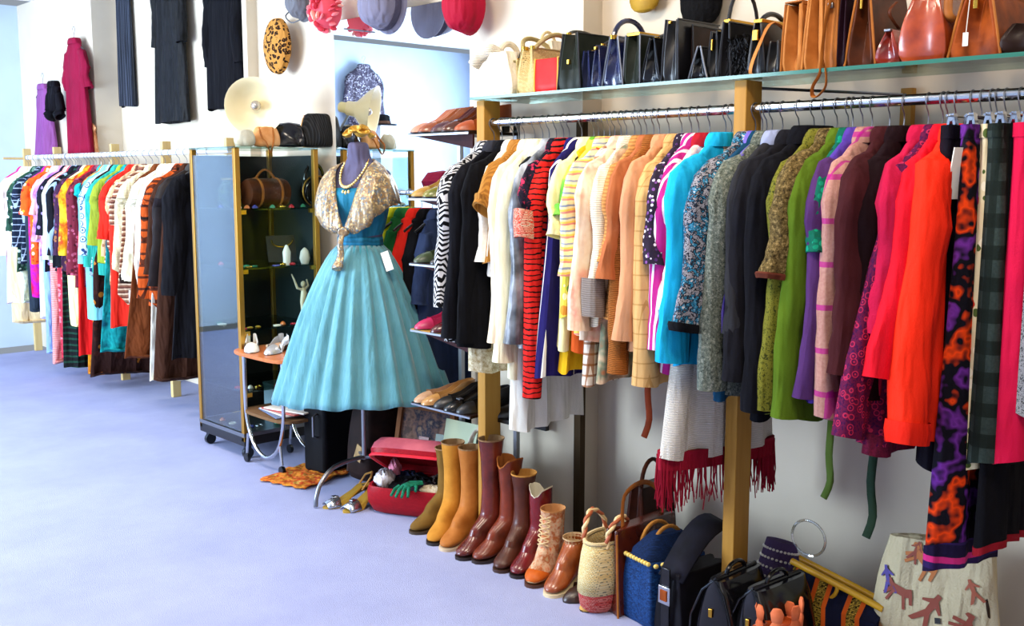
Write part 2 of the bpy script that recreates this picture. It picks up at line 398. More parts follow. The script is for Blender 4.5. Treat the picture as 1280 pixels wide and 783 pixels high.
def make_garment(kind, label, cat, loc, rz, mat, L, w=.2, hw=None, th=.03, hth=None, sleeve=0, smat=None, cmat=None, collar='stand',
                 fold=.014, nf=5, srx=.05, sry=.032, sw=.235, cuff=None, group=None, lower=None, sway=0, outw=0, straps=False, lean=0, fringe=None, belt=None, tagp=None,
                 buttons=None, top=-.085, fur=0):
    g = thing(kind, label, cat, loc, rz, group)
    rnd = random.Random(label)
    hw = hw or w + .02; hth = hth or th * 1.25; smat = smat or mat
    N = 36; ph = rnd.uniform(0, 6.28); ph2 = rnd.uniform(0, 6.28)
    prof = [(top, .045), (top - .012, .07), (top - .038, .115), (top - .068, w * .8), (top - .1, w * .95), (top - .15, w * .99), (top - .2, w * .97)] if not straps else \
           [(top - .02, w * .95), (top - .04, w), (top - .1, w), (top - .2, w)]
    zz = top - .2; rest = -L - zz
    K = 9
    for k in range(1, K + 1):
        s = k / K; prof.append((zz + rest * s, w * .96 + (hw - w * .96) * s))
    rings = []
    def ring(z, ww, ex=0):
        s = min(1, max(0, (top - z) / (L + top))); t_ = th * (.6 if z > top - .03 else .8 if z > top - .08 else 1) + (hth - th) * s
        am = fold * s ** .7; r = []
        for i in range(N):
            a = 2 * PI * i / N; x, y = sup(a, ww + ex, t_ + ex)
            f = am * math.sin(nf * x / max(ww, .1) * 2.2 + ph + 2.0 * s) + .35 * am * math.sin(nf * 2.3 * x / max(ww, .1) + ph2)
            edge = 1 + .03 * math.sin(5 * s + ph)
            r.append((x * edge, y + f + sway * s * s, z + (.006 * math.sin(3 * a + ph) if s > .95 else 0)))
        return r
    for z, ww in prof: rings.append(ring(z, ww))
    inner = [(x * .93, y * .8, z + .02) for x, y, z in rings[-1]]
    m = MB(); m.loft(rings, True, False); m.loft([rings[-1], inner], False, True)
    body = m.build('body', mat, g)
    if lower:                                   # second fabric showing below the hem
        lm, ext, q = lower
        lr_ = [[(x * q, y * .75, z) for x, y, z in ring(-L + .03, hw)], [(x * q, y * .8, z - ext) for x, y, z in ring(-L, hw)]]
        MB().loft(lr_).build('hem', lm, g)
    if collar in ('stand', 'lapel', 'fur'):
        cm = cmat or mat; ex = .012 if collar != 'fur' else .03; h0 = .03 if collar != 'fur' else .05
        rg = []
        for zz_, wx, wy in ((top - .03, .088, .03), (top - .012, .085, .034), (top + h0 * .5, .062, .03), (top + h0 * .55, .05, .022), (top, .045, .018)):
            rg.append([(sup(a, wx + ex * .5, wy + ex * .3)[0], sup(a, wx, wy + ex * .4)[1], zz_) for a in (2 * PI * i / 20 for i in range(20))])
        MB().loft(rg, False, True).build('collar', cm, g, sub=1)
    if collar == 'lapel':
        for s_ in (-1, 1):
            m = MB(); y = -th - .008
            m.add([(s_ * .03, y - .004, top - .0), (s_ * .095, y, top - .045), (s_ * .11, y - .002, top - .13), (s_ * .012, y - .006, top - .26), (s_ * .02, y - .004, top - .12)],
                  [(0, 1, 4), (1, 2, 4), (2, 3, 4)]); m.build('lapel', cmat or mat, g, solid=.006)
    if sleeve:
        for s_ in (-1, 1):
            a0 = Vector((s_ * (w - .075), 0, top - .1))
            ze = top - .07 - sleeve
            path = [a0, Vector((s_ * (w - .035), 0, top - .112)), Vector((s_ * (sw - .05), lean * .1, top - .15)), Vector((s_ * (sw - .03), lean * .3, top - .2))]
            nseg = 12; lean_ = (lean or rnd.uniform(-.012, .02)) + sway * 1.15
            for k in range(1, nseg + 1):
                q = k / nseg; z = (top - .2) * (1 - q) + ze * q
                if sleeve < .2: path.append(Vector((s_ * (sw - .015 + .02 * q), lean * .3, (top - .2) + (ze - top + .2) * q))); continue
                path.append(Vector((s_ * (sw - .03 + .018 * q + outw * q - .006 * math.sin(q * 3)), lean_ * (.3 + .7 * q) + .009 * math.sin(q * 5 + ph), z)))
            if sleeve < .2: path = path[:4] + [Vector((s_ * (sw + .005), lean, ze))]
            rgs = []
            for k, p in enumerate(path):
                q = k / (len(path) - 1)
                d = (path[min(k + 1, len(path) - 1)] - path[max(k - 1, 0)]).normalized()
                ax = Vector((0, 1, 0)).cross(d).normalized()
                rx = srx * (.8 if k < 2 else 1) * (1 + .08 * q + rnd.uniform(-.06, .06)); ry = sry * (1 + .1 * q + rnd.uniform(-.1, .1)) * (.7 if k == 0 else 1)
                if fur: rx += fur * rnd.uniform(-.3, 1) * .5
                rgs.append([p + ax * math.cos(t) * rx * (1 + .05 * math.sin(3 * t + 9 * q)) + Vector((0, 1, 0)) * (math.sin(t) * ry + .3 * fold * math.sin(2 * t + 6 * q)) for t in (2 * PI * i / 16 for i in range(16))])
            last = rgs[-1]; c = sum((Vector(v) for v in last), Vector()) / 16
            m = MB(); m.loft(rgs, True, False)
            m.loft([last, [c + (v - c) * .82 for v in last], [c + (v - c) * .8 + Vector((0, 0, .04)) for v in last]], False, True)
            so = m.build('sleeve', smat, g)
            if cuff:
                r0 = rgs[-1]; hgt = .045 if cuff[1] is None else cuff[1]
                rr = [[c + (v - c) * 1.07 + Vector((0, 0, hgt)) for v in last], [c + (v - c) * 1.12 + Vector((0, 0, hgt * .5)) for v in last], [c + (v - c) * 1.05 - Vector((0, 0, .008)) for v in last], [c + (v - c) * .8 for v in last]]
                MB().loft(rr, False, True).build('cuff', cuff[0], so)
    if buttons:
        for k in range(buttons[1]):
            MB().lathe([(.0, 0), (.010, .001), (.011, .004), (.0, .006)], (0, 0, 0), 10, rot=Matrix.Rotation(R(90), 3, 'X')).build('button', buttons[0], g, loc=(.01, -th - .014, top - .25 - .13 * k))
    if belt:
        bm_, px_, l_ = belt
        MB().tube(smooth_path([(px_, -.02, -L + .25), (px_ - .01, -.03, -L), (px_ + .008, -.015, -L - l_ * .5), (px_ - .004, -.03, -L - l_ * .8), (px_ - .02, -.02, -L - l_)], 3), .0125, 8, flatten=(.35, 1.0)).build('belt', bm_, g)
    if tagp:
        MB().box(tagp[0], tagp[1], rx=.1, rz=.2).build('price_tag', PAPER, g, smooth=False)
    return g

def solve(c, e, ew, RX_, RZ_, cap=.26):
    y = hit(c, 150 if RZ_ > 1.66 else 200, 0, RX_).y
    best = None
    for i in range(-10, 46):
        a = i * .015
        ex, ey = RX_ - ew * math.cos(a), y + ew * math.sin(a)
        d = math.hypot(ex, ey)
        lo, hi = 0.0, 1.9
        for _ in range(22):
            md = (lo + hi) / 2
            if proj((ex, ey, md))[1] > e[1]: lo = md
            else: hi = md
        er = abs(proj((ex, ey, lo))[0] - e[0])
        if best is None or er < best[0] - 1e-6: best = (er, a, lo, ex, ey)
    sway = 0
    if best[1] > cap:
        a = cap; ex, ey = RX_ - ew * math.cos(a), y + ew * math.sin(a); lo = best[2]; bb = 1e9
        for i in range(31):
            zz = zfor(ex, ey + i * .01, e[1]); d_ = abs(proj((ex, ey + i * .01, zz))[0] - e[0])
            if d_ < bb: bb = d_; sway = i * .01; lo = zz
        ey += sway; best = (bb, a, lo, ex, ey)
    return y, best, sway
def zfor(ex, ey, py):
    lo, hi = 0.0, 1.9
    for _ in range(22):
        md = (lo + hi) / 2
        if proj((ex, ey, md))[1] > py: lo = md
        else: hi = md
    return lo
HC = [0]
def G(kind, cat, label, short, mat, c, e, hem, rail='R', nosleeve=False, short_sleeve=None, **kw):
    """garment on a rail: c = photo column of its hook, e = lower aisle-side corner, hem = body bottom"""
    RX_, RZ_ = (RX, RZ) if rail == 'R' else (LX, LZ)
    sw = kw.get('sw', .235)
    ew = sw + .035 + kw.get('outw', 0) if not nosleeve else kw.get('hw', .2)
    y, (er, a, ze, ex, ey), sway = solve(c, e, ew, RX_, RZ_, kw.pop('acap', .26))
    L = RZ_ - zfor(ex, ey, hem)
    sl = 0 if nosleeve else (short_sleeve or (RZ_ - ze - .155))
    HC[0] += 1
    hanger((RX_, y, RZ_), -a, 'hanger carrying the ' + short, HC[0])
    return make_garment(kind, label, cat, (RX_, y, RZ_), -a, mat, max(L, .3), sleeve=sl, sway=sway, **kw)
# ------------------------------------------------------------------ right rack, far bay (photo columns left to right)
wool = dict(rough=.95)
G('coat', 'coat', 'black and white zigzag print coat at the far left end of the right rail', 'black and white zigzag print coat', M('zigzag', '0c0c10', 'c9c9cc', s=1.3), 617, (543, 385), 430)
G('coat', 'coat', 'long black coat with silver edged collar beside the zigzag coat', 'long black coat with silver edged collar', M('plain', '14141b', **wool), 627, (560, 425), 432, cmat=M('plain', '2a2b33'), collar='lapel')
G('dress', 'dress', 'heavy black velvet dress over a gold dotted underskirt, far end of right rail', 'black velvet dress', M('plain', '0b0b10', sheen=.2, **wool), 641, (577, 430), 436, w=.21, hw=.27, srx=.055, lower=(M('tweed', 'e8dfc0', '8a6a2a', s=.6), .1, .8), hth=.05)
G('blouse', 'blouse', 'ivory lace blouse with white paper tags beside the black velvet dress', 'ivory lace blouse', M('tweed', 'f0e6d8', 'd9cbb8', s=1.2), 648, (607, 330), 345, w=.18, sw=.2, tagp=((-.2, -.03, -.45), (.06, .003, .1)))
G('jacket', 'jacket', 'short camel corduroy cape jacket with flared short sleeves', 'camel corduroy cape jacket', M('vstripe', 'b07a35', '95622a', s=7), 655, (614, 268), 330, short_sleeve=.18, srx=.06)
G('coat', 'coat', 'long cream wool coat next to the camel cape jacket', 'long cream wool coat', M('plain', 'efd9b8', **wool), 668, (612, 430), 446)
G('coat', 'coat', 'pale ivory satin coat with long straight sleeve', 'pale ivory satin coat', M('plain', 'efe8c4', rough=.55), 678, (630, 455), 476, srx=.045)
G('dress', 'dress', 'long sheer white chiffon dress hanging lowest in the far bay', 'long sheer white chiffon dress', M('plain', 'ecebdf', rough=.7), 686, (640, 540), 540, nosleeve=True, w=.16, hw=.21, th=.015, hth=.03, collar=None)
G('jacket', 'jacket', 'shiny steel grey satin jacket with marbled sleeve', 'shiny steel grey satin jacket', M('blotch', '3f444c', '7d838c', 'a9adb5', rough=.35, spec=.6), 695, (640, 432), 436)
G('sweater', 'sweater', 'black sweater with pink embroidery and red woven cuffs', 'black embroidered sweater', M('tweed', '0e0b14', '1a1324', 'c0284a', s=.35), 704, (653, 298), 400, cuff=(M('weave', 'e2432f', 'd8c0a8', s=1.6), .09), srx=.052)
G('cardigan', 'cardigan', 'long red and black tiger striped knit cardigan', 'red and black tiger striped cardigan', M('hstripe', 'c8201a', 'c8201a', '0a0a0a', s=3.4), 711, (662, 500), 420, srx=.032, smat=M('hstripe', 'c8201a', 'c8201a', 'c8201a', '1a0a0a', s=4.4))
G('dress', 'dress', 'navy blue dress with vertical white piping stripes', 'navy dress with white piping', M('vstripe', '1c1652', '1c1652', '1c1652', '1c1652', '1c1652', 'e8e4dc', s=1.0), 727, (676, 470), 473, nosleeve=True, w=.2, hw=.24, collar='stand', hth=.05)
G('blouse', 'blouse', 'pale yellow blouse with puffed short sleeve', 'pale yellow blouse', M('plain', 'efe3a4', rough=.6), 742, (700, 303), 440, short_sleeve=.26, srx=.055)
G('skirt', 'skirt', 'mustard yellow dress showing below the pale yellow blouse', 'mustard yellow dress', M('plain', 'd9a514'), 748, (702, 464), 466, nosleeve=True, w=.15, hw=.2, collar=None)
G('blouse', 'blouse', 'leafy green and yellow print blouse with green cuff', 'leafy green and yellow print blouse', M('floral', 'd9cc4a', '5f9a2c', 'e9dfa0', 'd08a30', s=.9), 755, (718, 258), 400, short_sleeve=.2, smat=M('blotch', '4f9a2e', '6dae3c', 'd8ca48'), srx=.045)
G('blouse', 'blouse', 'cream blouse with yellow, pink and grey candy stripes', 'candy striped cream blouse', M('hstripe', 'efe0a6', 'efe0a6', 'd98c7a', 'e9c85a', 'efe0a6', '8f97a4', s=2.0), 762, (708, 348), 420, srx=.06)
G('skirt', 'skirt', 'rust orange dress tucked between striped blouse and peach coat', 'rust orange dress', M('plain', 'c4521c'), 768, (712, 440), 440, nosleeve=True, w=.16, hw=.2, collar=None)
G('dress', 'dress', 'brown and white gingham dress showing under the peach watercolour coat', 'brown and white gingham dress', M('plaid', 'e9ddcc', '8f5a34', 'e0d0bc', s=3), 776, (726, 480), 482, nosleeve=True, w=.17, hw=.2, collar=None)
G('coat', 'coat', 'peach coat with faded pink watercolour flowers', 'peach watercolour coat', M('blotch', 'f2d9bc', 'eccaa8', 'e9a58c', 'f0dcc2', s=1.1), 783, (718, 415), 430, srx=.055)
G('coat', 'coat', 'ivory knitted coat with scalloped edge beside the peach coat', 'ivory knitted coat', M('knit', 'e9dcc2', s=2), 793, (752, 395), 410, srx=.04, cuff=(M('knit', '8c8078', s=2), .12))
G('dress', 'dress', 'rust and beige mottled dress hanging between camel cardigan and coats', 'mottled rust and beige dress', M('blotch', '8f6a4c', 'c9a888', '6f7a62', 'b05a30'), 801, (745, 477), 478, nosleeve=True, w=.18, hw=.22, collar=None)
G('cardigan', 'cardigan', 'camel boucle cardigan with wavy knit ridges', 'camel boucle cardigan', M('knit', 'c98a4c', s=1.2), 808, (764, 330), 400, srx=.045)
G('jacket', 'jacket', 'warm brown wool jacket with three quarter sleeve', 'warm brown wool jacket', M('plain', 'a9613a', **wool), 817, (765, 352), 430, srx=.06)
G('sweater', 'sweater', 'fuzzy ginger mohair sweater with long drooping sleeve', 'fuzzy ginger mohair sweater', M('knit', 'a8622a', s=2.4, bump=.8), 824, (766, 470), 440, srx=.035)
G('coat', 'coat', 'salmon pink wool coat with wide sleeve', 'salmon pink wool coat', M('plain', 'c98e66', sheen=.3, **wool), 836, (778, 428), 440, srx=.062, sry=.038, belt=(M('leather', '7a2f14'), -.14, .3))
G('coat', 'coat', 'tan coat with brown windowpane checks and sleeve buttons', 'tan windowpane check coat', M('plaid', 'c99c62', 'ae8148', 'd0a66c', s=2.4, bw=.1), 852, (806, 484), 486, srx=.05, sry=.036, buttons=(flat('7a4a20'), 3))
G('blouse', 'blouse', 'purple and black lace print blouse with short ruffled sleeve', 'purple lace print blouse', M('floral', '2a2030', 'b9a8b8', '7a4a8c', 'd8ccd4', '4a2a5c', '2a2030', s=3), 864, (821, 333), 400, srx=.045)
G('dress', 'dress', 'slim magenta dress with white side panel', 'slim magenta dress', M('vstripe', 'b0267e', 'b0267e', 'e9e0e6', s=2), 873, (826, 440), 470, srx=.035)
G('jacket', 'jacket', 'white and pale pink quilted jacket with red collar', 'pale pink quilted jacket', M('blotch', 'f2e0dc', 'e8b0a8', 'f4ece6', s=1.4), 887, (846, 390), 420, cmat=M('plain', 'a01824'), srx=.045)
G('coat', 'coat', 'bright turquoise wool coat with wide smooth sleeve', 'bright turquoise wool coat', M('plain', '16a6d6', rough=.8), 907, (830, 455), 462, sw=.26, srx=.062, sry=.04)
G('shawl', 'shawl', 'long white knitted shawl with dark red fringe below the turquoise coat', 'white knitted shawl', M('knit', 'ece4d6', s=3, bump=.6), 914, (822, 575), 575, nosleeve=True, w=.14, hw=.24, th=.02, hth=.04, collar=None, nf=4)
# near bay
G('coat', 'coat', 'black coat covered in silvery blue speckled brocade', 'silvery speckled brocade coat', M('tweed', '101018', '8f8c92', '1a1c28', '2a7a9c', 'c8bcb4', s=.42, rough=.6), 944, (850, 415), 430, sw=.25, outw=.03, srx=.06, sry=.036, cuff=(M('plain', '14141a'), .02))
G('dress', 'dress', 'lilac purple satin dress showing as a thin band', 'lilac purple satin dress', M('plain', '6a5ac0', rough=.5), 953, (900, 330), 420, sw=.21, srx=.03)
G('coat', 'coat', 'dark teal blue coat hem hanging behind the speckled coat', 'dark teal blue coat', M('plain', '123c58', **wool), 958, (884, 490), 500, sw=.2, srx=.04)
G('coat', 'coat', 'grey green tweed coat with flecked sleeve', 'grey green tweed coat', M('tweed', '3a403a', '5f665c', '8a8c80', s=1.3), 965, (880, 490), 496, srx=.055, sry=.036)
G('coat', 'coat', 'charcoal coat with pale blue lining at the front edge', 'charcoal coat with pale blue lining', M('plain', '26262a', **wool), 978, (905, 420), 480, srx=.05, cmat=M('plain', '8f98b8'), collar='lapel')
G('coat', 'coat', 'dark charcoal wool coat with wide wrap collar', 'dark charcoal wrap coat', M('plain', '1e1d24', **wool), 998, (912, 478), 510, srx=.06, sry=.04, collar='lapel')
G('coat', 'coat', 'long black wool coat with broad black collar near the near bay centre', 'long black wool coat', M('plain', '101018', sheen=.1, **wool), 1017, (930, 515), 526, srx=.062, sry=.042, hw=.25, collar='fur')
G('coat', 'coat', 'olive gold brocade coat with mottled sleeve', 'olive gold brocade coat', M('tweed', '4a4a12', '6d6a22', '2f3410', s=.7), 1030, (952, 515), 522, srx=.052, sry=.034)
G('jacket', 'jacket', 'brown flecked tweed jacket with wide cropped sleeve and brown lining', 'brown flecked tweed jacket', M('tweed', '2e2412', '5a4a28', '8a744a', s=1.1), 1046, (970, 350), 480, srx=.07, sry=.045, cuff=(M('plain', '5a2a1c'), .01))
G('coat', 'coat', 'moss green wool coat with a long green tie belt', 'moss green wool coat', M('plain', '4c6414', **wool), 1060, (978, 525), 530, srx=.058, sry=.038, belt=(M('plain', '4a5c22'), -.06, .25))
G('blouse', 'blouse', 'emerald green and black leaf print blouse', 'emerald leaf print blouse', M('floral', '0a5a48', '0a8a6a', '0c2a24', '0a7a5c', s=1.9), 1066, (1014, 320), 440, srx=.045)
G('coat', 'coat', 'violet purple coat with plum shaded sleeve', 'violet purple coat', M('plain', '4e3490', sheen=.3, **wool), 1078, (1000, 500), 505, srx=.05, smat=M('plain', '4a2a5c', **wool))
G('coat', 'coat', 'pink herringbone coat with magenta windowpane check', 'pink herringbone check coat', M('plaid', '96605a', 'a01a74', 'bc9686', s=.95, bw=.13), 1090, (1020, 522), 530, srx=.05, sry=.034)
G('coat', 'coat', 'plum brown velvet coat with high shoulder', 'plum brown velvet coat', M('plain', '3a1418', sheen=.2, **wool), 1112, (1046, 470), 540, sw=.26, srx=.06, sry=.04)
G('coat', 'coat', 'very dark wine coloured coat beside the plum velvet coat', 'dark wine coloured coat', M('plain', '210b12', sheen=.2, **wool), 1130, (1066, 500), 545, sw=.23, srx=.052, sry=.04, belt=(M('plain', '15271a'), -.16, .3))
G('jacket', 'jacket', 'crimson wool jacket with rounded shoulder', 'crimson wool jacket', M('plain', 'b0143c', **wool), 1160, (1092, 420), 500, srx=.05, sry=.036)
G('coat', 'coat', 'plum coat with magenta paisley swirls', 'plum paisley coat', M('ring', '5a1038', 'a82448', '3c0c3c', s=2.6), 1178, (1050, 552), 565, srx=.056, sry=.034, hw=.25, w=.2, sw=.2, outw=.11, acap=.05, lower=(M('tweed', '7a1a3a', '3a1020'), .03, .97))
G('jacket', 'jacket', 'scarlet red jacket behind the orange red one', 'scarlet red jacket', M('plain', 'd40f24', rough=.8), 1184, (1100, 478), 560, sw=.22, outw=.05, acap=.1, srx=.05, sry=.036)
G('jacket', 'jacket', 'bright orange red zip cuff jacket, sleeve hanging to the front', 'bright orange red zip cuff jacket', M('plain', 'f02a10', rough=.75), 1194, (1128, 555), 560, srx=.06, sry=.046, w=.2, sw=.215, outw=.06, acap=.1, cuff=(M('plain', 'e0200c', rough=.75), .05))

def hung_panel(kind, cat, label, short, mat, c, e0, e1, bottom, tag_=None, w=.14, th=.022, clip=True, hem=None, nf=6):
    """trousers / skirts on clip hangers: straight fabric without shoulders"""
    y = hit(c, 130, 0, RX).y
    xe = RX - w
    L = RZ - zfor(xe, y, bottom)
    h = thing('clip_hanger', 'clip hanger holding the ' + short, 'hanger', (RX, y, RZ))
    pts = [(.021 * math.cos(R(a)), 0, .021 * math.sin(R(a)) - .004) for a in range(-25, 205, 23)] + [(-.01, 0, -.025), (0, 0, -.04), (0, 0, -.055)]
    MB().tube(pts, .0019, 6).build('hook', STEEL, h)
    MB().tube([(-w, 0, -.055), (w, 0, -.055)], .003, 6).build('crossbar', CHROME, h)
    for s_ in (-.75, .75):
        m = MB(); m.box((s_ * w, .006, -.066), (.022, .006, .035), rx=.2); m.box((s_ * w, -.006, -.066), (.022, .006, .035), rx=-.2); m.tube([(s_ * w - .012, 0, -.062), (s_ * w + .012, 0, -.062)], .006, 8)
        m.build('clip', CHROME, h)
    g = thing(kind, label, cat, (RX, y, RZ), e0)
    N = 40; rings = []; ph = c * .37
    for k in range(13):
        s = k / 12; z = -.082 - (L - .082) * s; ww = w * (1 + (e1 - 1) * s); r = []
        for i in range(N):
            a = 2 * PI * i / N; x, yy = sup(a, ww, th * (1 + .6 * s), .8)
            r.append((x, yy + .012 * s ** .5 * math.sin(nf * x / w * 1.6 + ph) + .004 * math.sin(14 * x / w), z + (.012 * math.sin(2 * a + ph) if k == 12 else 0)))
        rings.append(r)
    MB().loft(rings).build('fabric', mat, g)
    MB().loft([[(x * 1.02, y_ * 1.05, z + dz) for x, y_, z in rings[0]] for dz in (.004, -.03)]).build('waistband', mat, g)
    if tag_: MB().box(tag_[0], tag_[1], rx=tag_[2], rz=tag_[3] if len(tag_) > 3 else 0).build('price_tag', PAPER, g, smooth=False)
    if hem: MB().loft([[(x * 1.01, y_ * 1.03, z + dz) for x, y_, z in rings[-1]] for dz in (0, hem[1])]).build('trim_band', hem[0], g)
    return g
hung_panel('trousers', 'trousers', 'black velvet trousers with big white price tag on clip hanger', 'black velvet trousers', M('plain', '120c1c', sheen=.1), 1216, 0, 1.0, 585, ((-.135, -.04, -.2), (.085, .003, .13), .15, -.3), w=.15, th=.03)
hung_panel('skirt', 'skirt', 'golden ochre printed skirt next to the black velvet trousers', 'golden ochre printed skirt', M('blotch', 'b8862a', '6a3a14', 'd8b050'), 1228, 0, 1.0, 500, w=.1, th=.016)
hung_panel('dress', 'dress', 'black silk dress with large orange and purple flowers, lowest hem on the rail', 'black silk flower dress', M('blotch', '0c0a14', '0c0a14', 'e8420c', '0c0a14', '0c0a14', '6a2a8c', '0c0a14', '0c0a14', s=.8), 1240, 0, 1.25, 712, w=.15, th=.03, hem=(M('hstripe', '1a1030', '2a1a4c', 'c02a70', '1a1030', s=1.2), .07))
hung_panel('scarf', 'scarf', 'orange silk scarf knotted over the rail', 'orange silk scarf', M('blotch', 'f0500c', 'd83808', 'f07020'), 1247, 0, .6, 215, w=.06, th=.03)
hung_panel('skirt', 'skirt', 'cream and red floral print skirt beside the dark plaid trousers', 'cream and red floral skirt', M('floral', 'd8c8a0', 'c02a1a', '4a5a2a', 'e8dcc0', s=1.2), 1258, 0, 1.0, 590, w=.13, th=.022)
hung_panel('trousers', 'trousers', 'dark green and black tartan trousers on clips', 'dark green tartan trousers', M('plaid', '222c28', '141c18', '3a4642', s=1.4, rough=.9, bw=.45), 1276, 0, 1.05, 582, w=.15, th=.036)
hung_panel('skirt', 'skirt', 'black long skirt with red trim at the right edge', 'black long skirt with red trim', M('plain', '0d0b12'), 1288, 0, 1.15, 690, w=.12, th=.02, hem=(M('plain', '8a1420'), .02))
hung_panel('trousers', 'trousers', 'crimson pink trousers near the right edge of the photo', 'crimson pink trousers', M('plain', 'c80f3c', rough=.8), 1308, 0, 1.0, 580, w=.15, th=.036)
hung_panel('skirt', 'skirt', 'grey speckled tweed skirt cut by the right edge of the photo', 'grey speckled tweed skirt', M('tweed', '3a3c40', '8a8a8c', '1c1e22', s=1.2), 1334, 0, 1.0, 520, w=.15, th=.03)

# fringe of the shawl
sy = hit(914, 150, 0, RX).y
ff = [o for o in bpy.data.objects if o.get('label', '').startswith('long white knitted shawl')][0]
bo = [c for c in ff.children if c.name.startswith('body')][0]
low = sorted(bo.data.vertices, key=lambda v: v.co.z)[:36]; shw = sum(v.co.y for v in low) / 36
zb = min(v.co.z for v in bo.data.vertices)
m = MB(); rr = random.Random(3)
for i in range(150):
    a = 2 * PI * i / 150; x, y = sup(a, .235, .045); y += shw
    x += rr.uniform(-.006, .006); l = rr.uniform(.12, .17)
    m.tube([(x, y, zb + .02), (x + rr.uniform(-.006, .006), y + rr.uniform(-.006, .006), zb - l * .5), (x + rr.uniform(-.012, .012), y + rr.uniform(-.01, .01), zb - l)], [.0035, .003, .0022], 4)
fo = m.build('fringe', M('plain', '8a0f24'), ff); fo['kind'] = 'stuff'
MB().loft([[(sup(a, .238, .048)[0], sup(a, .238, .048)[1] + shw, zb + dz) for a in (2 * PI * i / 36 for i in range(36))] for dz in (.03, -.03)]).build('fringe_band', M('plain', '8a0f24'), ff)

